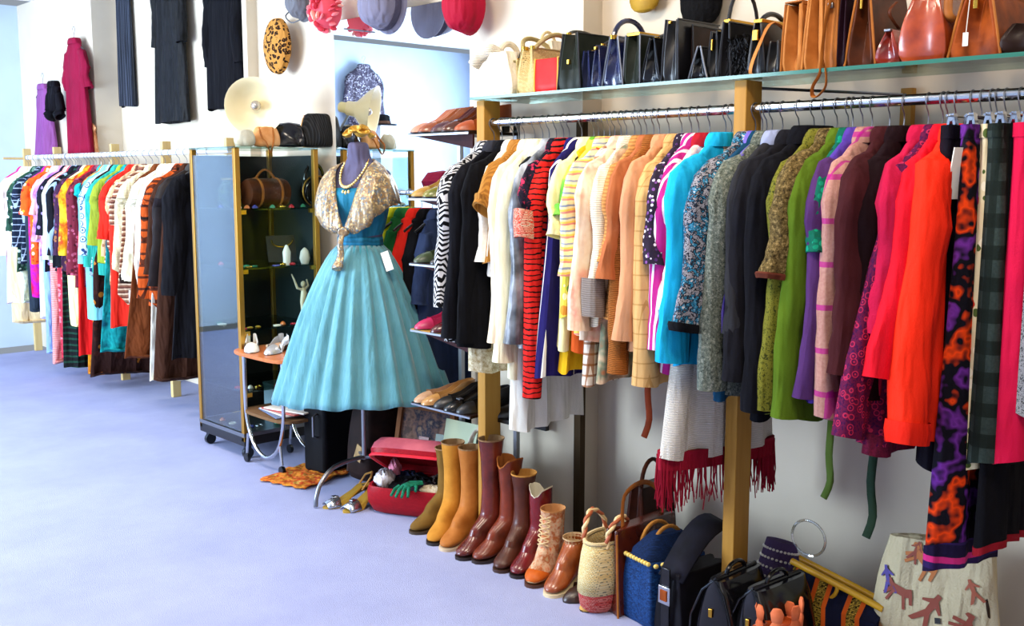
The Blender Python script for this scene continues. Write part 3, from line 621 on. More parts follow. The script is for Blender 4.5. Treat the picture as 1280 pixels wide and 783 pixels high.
# ------------------------------------------------------------------ far left rack
LS = [ # kind, cat, label, short, mat, c, e, hem, opts
 ('coat', 'thick black wool coat nearest the glass cabinet', M('plain', '16151a', **wool), 262, (205, 370), 450, dict(srx=.07, sry=.05, w=.21, hw=.25)),
 ('jacket', 'black brown leather jacket with pale lining', M('leather', '231a16', rough=.4), 250, (180, 360), 400, dict(srx=.06, collar='lapel', cmat=M('plain', '3a3836'))),
 ('coat', 'chocolate brown long coat reaching near the floor', M('plain', '3a2014', **wool), 243, (172, 345), 478, dict(srx=.055, hw=.26)),
 ('jacket', 'orange and black tartan wool jacket', M('plaid', 'c4541a', '1c120e', 'a83c14', s=1.5), 233, (163, 375), 385, dict(srx=.055)),
 ('coat', 'cream fur trimmed coat with shaggy white cuff', M('plain', 'f0e8d4', **wool), 224, (148, 385), 480, dict(srx=.045, cuff=(M('knit', 'f4f0e6', s=2, bump=1), .1), hw=.18)),
 ('coat', 'cream wool coat with dark brown fur cuffs', M('plain', 'f4e8c8', **wool), 214, (128, 355), 360, dict(srx=.055, cuff=(M('knit', '2a1812', s=2, bump=1), .05))),
 ('dress', 'rust brown suede dress hanging low', M('plain', '6a3416', **wool), 206, (142, 448), 450, dict(nosleeve=True, hw=.25)),
 ('jacket', 'ribbed cream cardigan with gold edging', M('knit', 'ecdcb0', s=1.4), 198, (122, 345), 350, dict(srx=.05)),
 ('blouse', 'brown and beige striped blouse', M('hstripe', '8a5a44', 'd0b090', '6a3c30', s=2.4), 190, (117, 330), 400, dict(srx=.045)),
 ('blouse', 'tan blouse with patterned braid front', M('floral', 'c8a078', '9a6a4a', 'e0c8a8', '7a4a3c', s=1.3), 182, (112, 322), 360, dict(srx=.04)),
 ('jacket', 'bright red jacket among tan blouses', M('plain', 'd8281a'), 173, (118, 300), 410, dict(srx=.045)),
 ('dress', 'teal green long dress with shimmering hem', M('blotch', '0a6a70', '14908c', '0a4a5a'), 168, (112, 440), 442, dict(nosleeve=True, hw=.23)),
 ('jacket', 'olive green jacket with slanted sleeve', M('plain', '8a9a2e'), 162, (107, 308), 330, dict(srx=.05)),
 ('blouse', 'sea green blouse below the olive jacket', M('plain', '2a9a8a'), 155, (101, 335), 345, dict(srx=.045)),
 ('dress', 'dark brown flower dress reaching the floor', M('floral', '2a1410', '2a1410', 'a8641c', '3a1a14', s=.8), 152, (96, 472), 472, dict(nosleeve=True, hw=.24)),
 ('blouse', 'pale blue blouse with navy paisley print', M('ring', 'b8d4e0', '2a3c6a', 'a0c4d8', s=1.1), 148, (98, 320), 345, dict(srx=.05)),
 ('dress', 'aqua blue dress with white cape sleeve', M('plain', '7ac4d4'), 142, (95, 330), 400, dict(srx=.035)),
 ('dress', 'ochre gold printed dress hanging low', M('blotch', 'c8881c', 'a85a14', 'e8b848', s=1.5), 140, (93, 468), 468, dict(nosleeve=True, hw=.2)),
 ('blouse', 'teal blouse with bright turquoise collar', M('plain', '149a9a'), 136, (98, 240), 300, dict(srx=.03)),
 ('dress', 'maroon and pink scarf print dress', M('floral', '6a2030', 'a8506a', '401420', '90485c', s=1.5), 130, (84, 345), 360, dict(srx=.05)),
 ('dress', 'bright red flared dress far down the left rack', M('plain', 'd81a1a'), 126, (100, 445), 445, dict(nosleeve=True, hw=.22)),
 ('blouse', 'yellow and orange flame print blouse', M('blotch', 'f0c030', 'e08a14', 'b8301a', 'f0d060', s=1.2), 120, (73, 320), 330, dict(srx=.05)),
 ('dress', 'pale lemon dress in front of dark hems', M('plain', 'ece4a0'), 116, (83, 408), 408, dict(nosleeve=True, hw=.2)),
 ('dress', 'purple and brown ethnic print dress', M('floral', '3a2038', '8a5a3c', '5a3058', '2a1420', s=1.3), 112, (68, 320), 340, dict(srx=.045)),
 ('dress', 'black and green long dress near the floor', M('hstripe', '101214', '101214', '18382c', s=2), 108, (82, 460), 460, dict(nosleeve=True, hw=.22)),
 ('jacket', 'black jacket with pale blue side panel', M('vstripe', '12121a', '12121a', '9ab4d4', s=1.6), 101, (56, 320), 335, dict(srx=.04)),
 ('coat', 'pale cream coat with rounded cuff', M('plain', 'e0e4c0'), 97, (52, 325), 330, dict(srx=.045)),
 ('dress', 'salmon pink long dress reaching the floor', M('hstripe', 'e09a94', 'd8807c', s=5), 94, (55, 455), 455, dict(nosleeve=True, hw=.22)),
 ('dress', 'red and pink patterned dress with slanted hem', M('floral', 'c0384a', 'e0808a', 'a82838', s=1.4), 99, (68, 450), 450, dict(nosleeve=True, hw=.17)),
 ('blouse', 'black blouse with lilac floral yoke', M('floral', '141420', '141420', '8a7ab4', '141420', s=1.1), 90, (46, 295), 340, dict(srx=.045)),
 ('blouse', 'violet and pink shaded blouse', M('blotch', '8a4ac0', 'c88ad0', 'e8b0c8'), 85, (36, 303), 320, dict(srx=.045)),
 ('dress', 'light blue slip dress between pink dresses', M('plain', '8aa8e0'), 84, (42, 442), 442, dict(nosleeve=True, hw=.2)),
 ('dress', 'pale lilac dress with straight skirt', M('plain', 'd0c8e8'), 80, (36, 400), 400, dict(nosleeve=True, hw=.2)),
 ('blouse', 'pink blouse with soft collar', M('plain', 'e8a8a8'), 76, (42, 270), 300, dict(srx=.04)),
 ('blouse', 'orange red floral blouse', M('floral', 'e8581c', 'f0a02c', 'd02818', 'f4d0a0', s=1.2), 70, (24, 270), 330, dict(srx=.05)),
 ('dress', 'red and magenta block print dress', M('blotch', 'e01838', 'a014a0', 'e03018', s=.8), 67, (34, 372), 372, dict(nosleeve=True, hw=.2)),
 ('dress', 'dark slate dress hanging behind bright blouses', M('plain', '2a3440'), 63, (27, 390), 390, dict(nosleeve=True, hw=.2)),
 ('blouse', 'black blouse with white diagonal checks', M('plaid', '1a2438', 'a0b0c4', '101828', s=2.4, bw=.14), 58, (12, 310), 330, dict(srx=.05)),
 ('blouse', 'green and white leaf print blouse', M('floral', '2a4a3a', 'd0e0d8', '18302a', '6a8a7a', s=1.3), 52, (5, 290), 340, dict(srx=.05)),
 ('dress', 'yellow green hem dress near the far end', M('blotch', 'd8d880', 'e8ecd0', '9ab09a'), 50, (19, 378), 378, dict(nosleeve=True, hw=.19)),
 ('coat', 'cream coat with golden shading and fluffy hem', M('plain', 'ecd0a0', **wool), 44, (5, 400), 405, dict(nosleeve=True, w=.21, hw=.22)),
 ('coat', 'pink edged ivory coat at the far end', M('plain', 'e8d8d4'), 38, (-6, 320), 380, dict(srx=.05)),
 ('dress', 'magenta dress at the far end of the left rack', M('plain', 'c82a7a'), 35, (-4, 380), 380, dict(nosleeve=True, hw=.2)),
]
for kind, label, mat, c, e, hem, o in LS:
    short = label
    G(kind, kind, label + ', on the left rack', short, mat, c, e, hem, rail='L', **o)
# ------------------------------------------------------------------ handbags on the glass shelf
SZ = 1.804
def gusset_body(m, w, t0, t1, h, g=.03, z0=0, n=8, belly=0):
    rings = []
    for k in range(n + 1):
        s = k / n; z = z0 + h * s; t = (t0 * (1 - s) + t1 * s) / 2 * (1 + belly * math.sin(PI * s)); a = w / 2 * (1 - .06 * s) * (1 + belly * .4 * math.sin(PI * s)); gg = g * (.25 + .9 * s)
        c = min(.012, t * .4)
        if k == 0: a -= .006; t *= .9
        rings.append([(-a + c * .3, -t, z), (-a, -t + c, z), (-a + gg * .6, -t * .35, z), (-a + gg, 0, z), (-a + gg * .6, t * .35, z), (-a, t - c, z), (-a + c * .3, t, z),
                      (-a * .5, t * 1.02, z), (a * .5, t * 1.02, z), (a - c * .3, t, z), (a, t - c, z), (a - gg, 0, z), (a, -t + c, z), (a - c * .3, -t, z), (a * .5, -t * 1.02, z), (-a * .5, -t * 1.02, z)])
    m.loft(rings)
def arch(w, h, z0, y=0, lean=0, n=12):
    return [(-w / 2 * math.cos(PI * i / n), y + lean * math.sin(PI * i / n), z0 + h * math.sin(PI * i / n)) for i in range(n + 1)]
def bag(label, px0, px1, top, mat, cat='handbag', kind='handbag', w=.22, t1=.45, g=.03, handle=None, clasp=None, flap=None, piping=None, x=2.865, rz=0, belly=.05, strap=None, dz=0, extra=None, frame=None):
    y0 = hit(px1, 90, 0, x - w / 2).y; y1 = hit(px0, 90, 0, x - w / 2).y
    T = y1 - y0; yc = (y0 + y1) / 2
    h = max(.06, hit((px0 + px1) / 2, top, 0, x - w * .35).z - SZ)
    b = thing(kind, label, cat, (x, yc, SZ + dz), rz)
    m = MB(); gusset_body(m, w, T, T * t1, h, g, belly=belly); m.build('body', mat, b, bevel=.002)
    if piping:
        for s_ in (-1, 1):
            a = w / 2
            MB().tube([(-a + .002, s_ * T / 2 * .96, .004), (-a * .97, s_ * (T * (1 + t1) / 4), h * .5), (-a * .94, s_ * T * t1 / 2, h), (a * .94, s_ * T * t1 / 2, h)], .0035, 6).build('piping', piping, b)
    if frame: MB().box((0, 0, h + .004), (w * .92, T * t1 * .8 + .008, .012)).build('frame', frame, b, bevel=.002)
    if flap:
        m = MB(); yy = T / 2; a = w / 2 * .97
        pts = [(T * t1 / 2, h + .004), (-T * t1 / 2, h + .006), (-T * (t1 + 1) / 4 - .008, h * .6), (-yy - .006, h * .25)]
        m.loft([[(-a, p[0], p[1]), (a, p[0], p[1]), (a, p[0], p[1] + .004), (-a, p[0], p[1] + .004)] for p in pts]); m.build('flap', flap, b, bevel=.001)
    if handle:
        hm, hh, rr = handle[:3]; ww = handle[3] if len(handle) > 3 else w * .6; ln = handle[4] if len(handle) > 4 else 0
        for s_ in ((-1, 1) if len(handle) > 5 else (1,)):
            MB().tube(arch(ww, hh, h - .01, s_ * T * t1 / 2 * .8, ln * s_), rr, 8).build('handle', hm, b)
            for e in (-1, 1):
                MB().lathe([(rr * 1.6, -.006), (rr * 1.6, .008)], (e * ww / 2, s_ * T * t1 / 2 * .8, h), 10).build('ring', GOLD, b)
    if clasp:
        MB().box((-w / 2 * .98 - .002, 0, h * clasp[1]), (.012, clasp[2], clasp[3])).build('clasp', clasp[0], b, bevel=.002)
    if strap:
        MB().tube(smooth_path([Vector(p) for p in strap[1]], 5), strap[2], 8, flatten=(1.0, .3)).build('strap', strap[0], b)
    if extra: extra(b, w, T, h)
    return b
BL = M('leather', '15151a', '08080b', rough=.32, spec=.6, bump=.1); BLG = M('leather', '0e0d12', '060608', rough=.16, spec=.5, bump=.03)
NAVY = M('leather', '1a2150', '0e1230', rough=.18, spec=.8, bump=.05); DGR = M('leather', '20261e', '12160f', rough=.4, bump=.1)
TAN = M('leather', 'b06a2c', '7c4418', rough=.45, bump=.15); TANL = M('leather', 'c98444', '9c5c26', rough=.5); COG = M('leather', 'b0481a', '6a200c', rough=.18, spec=.7, bump=.1)
BRN = M('leather', '5c2c14', '2e140a', rough=.35); RBR = M('leather', '9a2c14', '5c140a', rough=.15, spec=.8, bump=.05); DKB = M('leather', '2c1a14', '180d0a', rough=.4)
CREAM = M('knit', 'efe3cc', s=2.4, bump=.8); STRAW = M('weave', 'd8b878', 'ecd49c', s=1.8, bump=.8)

t = thing('table_mirror', 'small square mirror leaning behind the cream fabric bags on the glass shelf', 'mirror', (3.0, hit(628, 90, 0, 3.0).y, SZ))
MB().box((0, 0, .095), (.006, .2, .19), ry=R(4)).build('mirror_glass', MIRROR, t, smooth=False); MB().box((.006, 0, .094), (.006, .206, .188), ry=R(4)).build('backing', DKB, t, smooth=False)
def crochet(b, w, T, h):
    MB().tube(smooth_path([(-.04, .02, h * .9), (-.07, .05, h * 1.05), (-.09, .1, h * .95), (-.1, .13, h * .75)], 5), [.022] * 5 + [.026] * 11, 10).build('knotted_scarf', CREAM, b)
bag('gathered cream cotton bag at the far end of the handbag shelf', 601, 640, 66, M('plain', 'e8dcc6', bump=.8), w=.2, t1=.5, belly=.3, g=.01, handle=(M('plain', 'e0d4bc'), .05, .012, .1), extra=crochet)
bag('olive beige fringed straw purse beside the cream cotton bag', 636, 648, 76, M('tweed', '8a7c50', 'c8b888', 'b0a06c', s=.8), w=.16, handle=(M('plain', '14121a'), .06, .006, .08))
bag('straw basket bag with thick braided edge and pale looped handles', 646, 668, 62, STRAW, w=.2, t1=.6, belly=.15, handle=(M('knit', 'e4c98a', s=4, bump=1), .06, .009, .16, .05, 2), piping=M('knit', 'e0c88c', s=4, bump=1))
bag('bright red box bag with yellow piping on the handbag shelf', 667, 697, 74, M('leather', 'd8201c', 'b8120f', rough=.35, bump=.05), w=.14, t1=.95, g=.004, belly=.03, piping=M('plain', 'e0a84c'), x=2.83)
bag('cream canvas tote standing behind the red box bag', 664, 696, 52, M('plain', 'e2d4bc', bump=.6), w=.1, t1=.5, x=2.98, g=.01, handle=(M('plain', 'd8c090'), .05, .006, .08))
bag('large black green handbag with tall sides next to the red bag', 696, 726, 44, DGR, w=.22, t1=.6, handle=(BL, .03, .006, .16, .02), clasp=(GOLD, .5, .012, .018), piping=BL)
bag('slim navy suede purse with leather edging', 724, 738, 66, M('leather', '1c2440', '10142a', rough=.7), w=.2, t1=.4, piping=NAVY, handle=(BL, .03, .005, .1))
bag('navy patent bag with slanted sides and gold ring', 737, 752, 58, NAVY, w=.21, t1=.3, clasp=(GOLD, .92, .01, .012), handle=(BL, .03, .006, .12))
bag('navy patent frame bag with tall arched handle', 752, 779, 48, NAVY, w=.21, t1=.35, piping=STEEL, handle=(NAVY, .075, .009, .17))
bag('dark green frame bag with chrome edge strip', 778, 800, 46, DGR, w=.2, t1=.8, piping=STEEL, frame=GOLD, handle=(BRASS, .02, .005, .1))
bag('black patent wedge bag with bright reflections', 800, 826, 50, BLG, w=.21, t1=.2, piping=BLG, handle=(BL, .03, .006, .13))
bag('tall flat black leather satchel with gold stud', 826, 848, 27, BL, w=.24, t1=.7, piping=BL, clasp=(GOLD, .95, .01, .01))
bag('black calf handbag behind a silver trimmed purse', 848, 868, 34, DKB, w=.2, t1=.5, piping=BL, x=2.9)
bag('small black glossy purse with slanted silver edges', 860, 884, 60, BLG, w=.18, t1=.15, piping=STEEL, x=2.84)
bag('black purse with long gold clasp bar', 882, 898, 42, BL, w=.2, t1=.4, clasp=(GOLD, .72, .006, .035), piping=BL, handle=(BL, .03, .007, .1))
bag('black suede bag with upright leather strap', 897, 913, 30, M('leather', '141216', '0a090c', rough=.8), w=.22, t1=.45, piping=BL, frame=GOLD, handle=(BL, .12, .006, .16))
def shag(b, w, T, h):
    m = MB(); r_ = random.Random(5)
    for i in range(260):
        z = r_.uniform(.01, h * .95); y = r_.uniform(-T / 2, T / 2); x = -w / 2 - .001
        m.tube([(x + .01, y, z), (x - .008, y + r_.uniform(-.01, .01), z - .008), (x - .006, y + r_.uniform(-.015, .015), max(.003, z - .025))], .002, 3)
    o = m.build('fur_tufts', M('plain', '121012', rough=.5), b); o['kind'] = 'stuff'
bag('black shaggy fur bag with pale beads', 912, 932, 44, M('plain', '0e0c0e', bump=1), w=.2, t1=.6, extra=shag)
bag('black doctor bag with gold lock plate', 931, 956, 30, BL, w=.22, t1=.4, frame=GOLD, clasp=(GOLD, .75, .02, .032), handle=(BL, .045, .008, .14))
bag('black bag with long tan strap looping over its side', 955, 975, 52, BL, w=.18, t1=.6, strap=(TANL, [(.05, 0, .1), (-.06, .02, .155), (-.1, .045, .08), (-.115, .06, .006), (-.09, .035, .0)], .009), x=2.85)
bag('tan leather satchel with folded gusset', 975, 1001, 8, TANL, w=.23, t1=.8, g=.07, piping=TAN, flap=TAN)
bag('golden tan satchel open at the gusset', 1001, 1028, -6, TANL, w=.24, t1=.55, g=.09, piping=TANL)
bag('tan saddle bag with buckled side strap and hanging loop', 1027, 1044, -12, TAN, w=.24, t1=.8, g=.015, piping=TAN, strap=(TAN, [(-.122, -.004, .2), (-.135, .004, .14), (-.14, .01, .06), (-.15, .008, -.01), (-.16, .024, -.05), (-.15, .03, -.075), (-.155, .01, -.078), (-.152, -.012, -.05), (-.15, -.008, .0)], .008), clasp=(STEEL, .78, .016, .016))
bag('narrow aubergine purse squeezed between tan and brown bags', 1043, 1055, -4, M('leather', '2a1420', '180a12', rough=.3), w=.24, t1=.6)
bag('brown wedge bag with gold zip bar', 1054, 1094, -14, BRN, w=.23, t1=.35, g=.05, clasp=(GOLD, .85, .008, .06), piping=TAN)
bag('small glossy chestnut purse with silver clasp', 1092, 1124, 38, RBR, w=.16, t1=.2, x=2.83, g=.02, clasp=(STEEL, .96, .02, .008), strap=(BRN, [(-.02, 0, .1), (-.06, .01, .14), (-.04, 0, .17)], .006), belly=.25)
bag('shiny cognac patent shopper with rounded front', 1122, 1180, -8, COG, w=.25, t1=.5, g=.012, belly=.22, handle=(COG, .09, .01, .14))
def ctag(b, w, T, h):
    MB().tube([(-w / 2 - .004, T * .1, h), (-w / 2 - .012, T * .12, .06)], .0012, 4).build('tag_string', PAPER, b); MB().box((-w / 2 - .013, T * .12, .045), (.002, .014, .034)).build('price_tag', PAPER, b, smooth=False)
bag('cognac suede bag with white paper tag on a string', 1182, 1250, -6, M('leather', 'a04a14', '5c220a', rough=.5), w=.23, t1=.5, g=.045, piping=TAN, clasp=(GOLD, .9, .012, .05), strap=(TAN, [(0, .07, .2), (-.09, .075, .2), (-.12, .07, .12), (-.1, .06, .1)], .012), extra=ctag)
bag('dark brown crumpled bag at the right end of the shelf', 1250, 1300, 30, DKB, w=.22, t1=.6, belly=.3, g=.02)

# bags hanging high on the wall
def wallbag(label, px, py, r, mat, kind='handbag', cat='handbag', x=None):
    x = x or XR - .045; p = hit(px, py, 0, x); b = thing(kind, label, cat, p)
    m = MB(); m.lathe([(.0, -r[2]), (r[0] * .7, -r[2] * .95), (r[0], -r[2] * .6), (r[0], 0), (r[0] * .8, r[2] * .6), (r[0] * .6, r[2])], (0, 0, 0), 20, sx=r[1] / r[0] if False else .35, sy=1); m.build('body', mat, b, sub=1)
    MB().tube([(0, y, r[2] * .95 + z) for y, z in ((-.05, 0), (-.04, .1), (0, .16), (.04, .1), (.05, 0))], .006, 6).build('handle', mat, b)
    MB().tube([(.045, 0, r[2] + .15), (-.01, 0, r[2] + .145)], .003, 6).build('hook', STEEL, b); return b
wallbag('mustard yellow pouch hanging on the wall over the handbag shelf', 806, -18, (.075, .05, .1), M('leather', 'b08a2a', '8a661a', rough=.5))
wallbag('black furry bag hanging on the wall over the handbag shelf', 877, -20, (.095, .05, .15), M('plain', '0c0a0c', bump=1, s=.5))

# ------------------------------------------------------------------ boots
def boot(label, toe, top_px, top_y, mat, lin='8a6a48', sole='2a1a12', W=.042, sr=.055, tc=0, western=False, laces=False, shaft_mat=None, rz=0, heel=.03, kind='boot', L=.245, straps=False, soleh=.012, pts=0.0):
    p = hit(toe[0], toe[1], 2, 0)
    xs = p.x + L - .07
    H = hit(top_px, top_y, 0, xs).z
    ys = hit(top_px, (top_y + toe[1]) / 2, 0, xs).y
    rz_ = rz or max(-.35, min(.35, math.atan2(p.y - ys, xs - p.x)))
    # local: toe toward -x ; rotate so that the toe falls on its place
    b = thing(kind, label, kind.replace('_', ' '), (p.x + math.cos(rz_) * L * .5, p.y - math.sin(rz_) * L * .5, 0), -rz_)
    h = heel; o = L / 2
    def Q(back, front, wy): return (Vector((back[0] - o, 0, back[1])), Vector((front[0] - o, 0, front[1])), wy)
    # x measured from the toe (0) to the heel (L)
    S = sr
    cx = L - .055 
    prof = []
    K = 6 if H > .22 else 3
    for k in range(K + 1):
        s = k / K; z = H + (.125 + h - H) * s
        r = S * (1 - .1 * s) if H > .22 else S * (1 - .12 * s); r -= (.010 * math.sin(PI * s * .9) if H > .3 else 0)
        wr = 0.003 * math.sin(k * 2.4 + len(label))
        prof.append(Q((cx + r + wr, z), (cx - r - wr, z + 0), r * .9))
    prof += [Q((cx + .047, .085 + h), (cx - .055, .115 + h), .043), Q((cx + .052, .045 + h), (cx - .085, .098 + h * .9), .041), Q((cx + .05, .012 + h), (cx - .115, .08 + h * .75), W),
             Q((cx + .02, .01 + h * .9), (.075, .068 + h * .4), W), Q((cx - .06, .01 + h * .5), (.05, .058 + h * .2), W * 1.05), Q((.10, .01), (.03, .05), W * 1.08), Q((.06, .01), (.014, .04), W * .95), Q((.03, .011), (.004, .028), W * .62), Q((.012, .014), (.002, .02), W * .3)]
    rings = []
    for a, f, wy in prof:
        c = (a + f) / 2; v = (a - f) / 2
        rings.append([c + v * math.cos(t) + Vector((0, math.sin(t) * wy, 0)) for t in (2 * PI * i / 18 for i in range(18))])
    top = rings[0]; c = sum(top, Vector()) / 18
    if western:
        for ring in (top,):
            for i, v in enumerate(ring): ring[i] = v + Vector((0, 0, .028 * abs(math.sin(2 * PI * i / 18)) - (.012 if i in (8, 9, 10, 0, 1, 17) else 0)))
    body = MB().loft(rings, False, True).build('upper' if H < .2 else 'shaft', shaft_mat or mat, b, sub=1)
    inn = [[c + (v - c) * 1.0 + Vector((0, 0, -.004)) for v in top], [c + (v - c) * 1.01 + Vector((0, 0, .002)) for v in top], [c + (v - c) * .93 + Vector((0, 0, .001)) for v in top], [c + (v - c) * .8 - Vector((0, 0, .05)) for v in top]]
    MB().loft(inn, False, False).build('lining', M('plain', lin), b)
    for v in (0,):
        m = MB(); vv = [c + (v_ - c) * .82 - Vector((0, 0, .05)) for v_ in top]; m.add(vv, [tuple(range(18))]); m.build('insole_or_shade_disc', M('plain', '2a1c14'), b)  # dark disc high in the shaft stands in for the shade inside the boot
    if shaft_mat:   # foot in its own leather
        fr = [[Vector((v.x, v.y * 1.03, v.z + .002)) for v in r_] for r_ in rings[K + 5:]]
        MB().loft(fr, True, True).build('toe_cap', mat, b, sub=1)
    out = []
    for x_, hw_ in ((.0, .012), (.012, .028), (.04, W * 1.02), (.08, W * 1.12), (.13, W * .98), (.18, W * .8), (L - .05, W * .85), (L - .012, W * .7), (L - .002, .012)):
        out.append((x_ - o, hw_))
    ol = [(x_, y_) for x_, y_ in out] + [(x_, -y_) for x_, y_ in reversed(out)]
    def zf(x_): 
        q = max(0, min(1, (x_ + o - .1) / (L - .17))); return h * q
    m = MB(); m.loft([[(x_, y_, zf(x_) + .001 * (h < .01)) for x_, y_ in ol], [(x_, y_, zf(x_) + soleh) for x_, y_ in ol]]); m.build('sole', flat(sole, .5), b)
    if h > .008:
        hl = [(x_, y_) for x_, y_ in ol if x_ + o > L - .06]
        hl = [(L - .065 - o, W * .72)] + [(x_, y_) for x_, y_ in out if x_ + o > L - .06] + [(x_, -y_) for x_, y_ in reversed(out) if x_ + o > L - .06] + [(L - .065 - o, -W * .72)]
        MB().loft([[(x_ * 1 - .004, y_ * .9, 0) for x_, y_ in hl], [(x_, y_, h + .003) for x_, y_ in hl]]).build('heel', flat(sole, .5), b)
    if laces:
        m = MB()
        for k in range(6):
            z = .1 + h + (H - .13 - h) * k / 5 if H > .2 else .075 + h + .012 * k; xx = cx - .06 - o - (.02 * (1 - k / 5) if H > .2 else .045 - .009 * k)
            m.tube([(xx - .002, -.022, z), (xx - .012, 0, z + .008), (xx - .002, .022, z + .016)], .0028, 6); m.tube([(xx - .002, .022, z), (xx - .012, 0, z + .008), (xx - .002, -.022, z + .016)], .0028, 6)
        m.build('laces', M('plain', 'd8b888' if H > .2 else '241410'), b)
    if straps:
        MB().loft([[c_ + (v - c_) * 1.06 for v in r_] for r_, c_ in ((rings[K + 1], sum(rings[K + 1], Vector()) / 18), (rings[K + 2], sum(rings[K + 2], Vector()) / 18))], False, False).build('ankle_strap', mat, b, solid=.004)
    return b
SU = dict(rough=.85, bump=.3, spec=.15)
boot('olive brown suede boot, farthest in the boot row beside the red suitcase', (513, 668), 556, 560, M('leather', '7a5a24', '5c4218', **SU), sole='3a2a14')
boot('golden tan suede knee boot, second from the far end of the boot row', (538, 683), 566, 553, M('leather', 'c88a34', 'a86e22', **SU), sole='1e1610')
boot('tan leather knee boot next to the golden suede one', (553, 690), 586, 560, M('leather', 'b87434', '96551e', rough=.5), sole='c8b090')
boot('tallest boot, glossy dark red brown, in front of the wooden post', (572, 701), 611, 549, M('leather', '74281a', '40120a', rough=.22, spec=.45), sole='1e100c')
boot('chestnut western boot with dipped scalloped top', (592, 705), 634, 580, M('leather', '82331a', '54200f', rough=.3, spec=.35), western=True, lin='a8622c', sole='241410')
boot('dark brown cowboy boot with tan lining', (621, 717), 653, 592, M('leather', '5c2a18', '34160c', rough=.35, spec=.3), lin='b8803c', sole='3a2014')
boot('burgundy mid height boot with cream lining', (642, 724), 674, 616, M('leather', '7c161c', '4c0e0f', rough=.22, spec=.45), lin='e8dcc0', sole='1c0e0c', sr=.05, western=True)
boot('orange lace up boot with patchwork shaft and furry collar', (662, 736), 690, 636, M('leather', 'd06a24', 'a84814', rough=.35), shaft_mat=M('blotch', 'c85a1c', 'c8a888', 'a8582c', 'b8a078', s=2.5), laces=True, lin='c88a54', sole='4a2614', sr=.052)
boot('tan ankle boot with welted sole near the straw basket', (685, 748), 716, 672, M('leather', 'a85420', '743010', rough=.25, spec=.6), lin='c8a478', sole='d8c49c', sr=.047)

# ------------------------------------------------------------------ shoes and shoe shelves
def pump(label, loc, rz, mat, L=.24, heel=.05, group=None, W=.038, sole='1c120c', tz=0, cat='shoe', pitch=0, buckle=None, lining='c8a080', kind='shoe'):
    b = thing(kind, label, cat, loc, rz, group)
    if pitch: b.rotation_euler = (0, pitch, rz)
    def zf(x): q = max(0, min(1, (x - .09) / (L - .15))); return heel * (q * q * (3 - 2 * q))
    rings = []
    st = [(0, .006, .004, 0), (.008, .02, .016, 0), (.025, .031, .028, 0), (.05, W, .038, 0), (.075, W * 1.03, .043, 1), (.09, W, .04, 1), (.13, W * .86, .038, 1), (.18, W * .78, .045, 1), (L - .025, W * .75, .052, 1), (L - .006, W * .5, .054, 1), (L, W * .25, .05, 1)]
    m = MB(); closed = [q for q in st if not q[3]] + [st[4]]
    rg = []
    for x, wy, hz, _ in closed:
        z = zf(x) + .004; rg.append([(x - L / 2, wy * math.cos(t), z + max(0, math.sin(t)) * hz + min(0, math.sin(t)) * .002) for t in (2 * PI * i / 16 for i in range(16))])
    m.loft(rg, True, False)
    rg = []
    for x, wy, hz, _ in st[4:]:
        z = zf(x) + .004; r = []
        for t, k in ((1, 0), (.97, .45), (.9, .8), (.84, 1), (.76, 1), (.72, .3), (-.72, .3), (-.76, 1), (-.84, 1), (-.9, .8), (-.97, .45), (-1, 0)):
            r.append((x - L / 2, wy * t, z + hz * k if k != .3 else z + .006))
        rg.append(r)
    m.loft(rg, False, True); m.build('upper', mat, b)
    m = MB(); m.loft([[(x - L / 2, wy * .85, zf(x) + .011), (x - L / 2, -wy * .85, zf(x) + .011)] for x, wy, hz, _ in st[3:-1]], closed=False); m.build('insole_or_shade_disc', flat(lining, .6), b)
    ol = [(x - L / 2, wy * .95) for x, wy, _, _ in st]; pts = ol + [(x, -y) for x, y in reversed(ol)]
    MB().loft([[(x, y, zf(x + L / 2)) for x, y in pts], [(x, y, zf(x + L / 2) + .006) for x, y in pts]]).build('sole', flat(sole, .5), b)
    if heel > .012:
        MB().loft([[(L / 2 - .02 + a * q, bb * q, z) for a, bb in ((-.022, -.022), (.016, -.018), (.02, 0), (.016, .018), (-.022, .022))] for q, z in ((.6, 0), (.65, heel * .4), (1.1, heel + .003))]).build('heel', flat(sole, .4), b)
    if buckle: MB().box((-L / 2 + .075, 0, .046), (.02, .03, .005)).build('buckle', buckle, b, bevel=.001)
    return b

SX = 2.87
shelf_rows = (163, 246, 331, 417, 512)
SHZ = []
su = thing('shoe_rack', 'stack of narrow dark shoe shelves between the mannequin and the long rail', 'shoe rack', (SX, 3.3, 0))
SY0, SY1 = YP1 + .06, hit(512, 300, 0, SX - .14).y
for k, row in enumerate(shelf_rows):
    z = hit(560, row, 0, SX - .14).z; SHZ.append(z)
    MB().box((0, (SY0 + SY1) / 2 - 3.3, z - .012), (.28, SY1 - SY0, .012)).build('shelf_board', DKB if k != 3 else WOODP, su, smooth=False)
    MB().box((-.142, (SY0 + SY1) / 2 - 3.3, z - .014), (.004, SY1 - SY0, .008)).build('edge_strip', STEEL, su, smooth=False)
    if k < 4:
        MB().loft([[(x_, SY0 - 3.3, z - .018), (x_, SY1 - 3.3 - .03, z - .018), (x_, SY0 - 3.3, z - .075)] for x_ in (-.12, -.11)]).build('bracket', M('leather', '3a1418', '24090c', rough=.6), su, smooth=False)
for yy in (SY0 + .01,):
    for xx in (SX + .13,):
        MB().box((xx - SX, yy - 3.3, .86), (.02, .02, 1.72)).build('upright', STEEL, su, smooth=False)
MB().box((.13, SY1 - 3.3 - .02, .86), (.02, .02, 1.72)).build('upright', STEEL, su, smooth=False)
def lt(a, b2, r=.3): return M('leather', a, b2, rough=r, spec=.6, bump=.05)
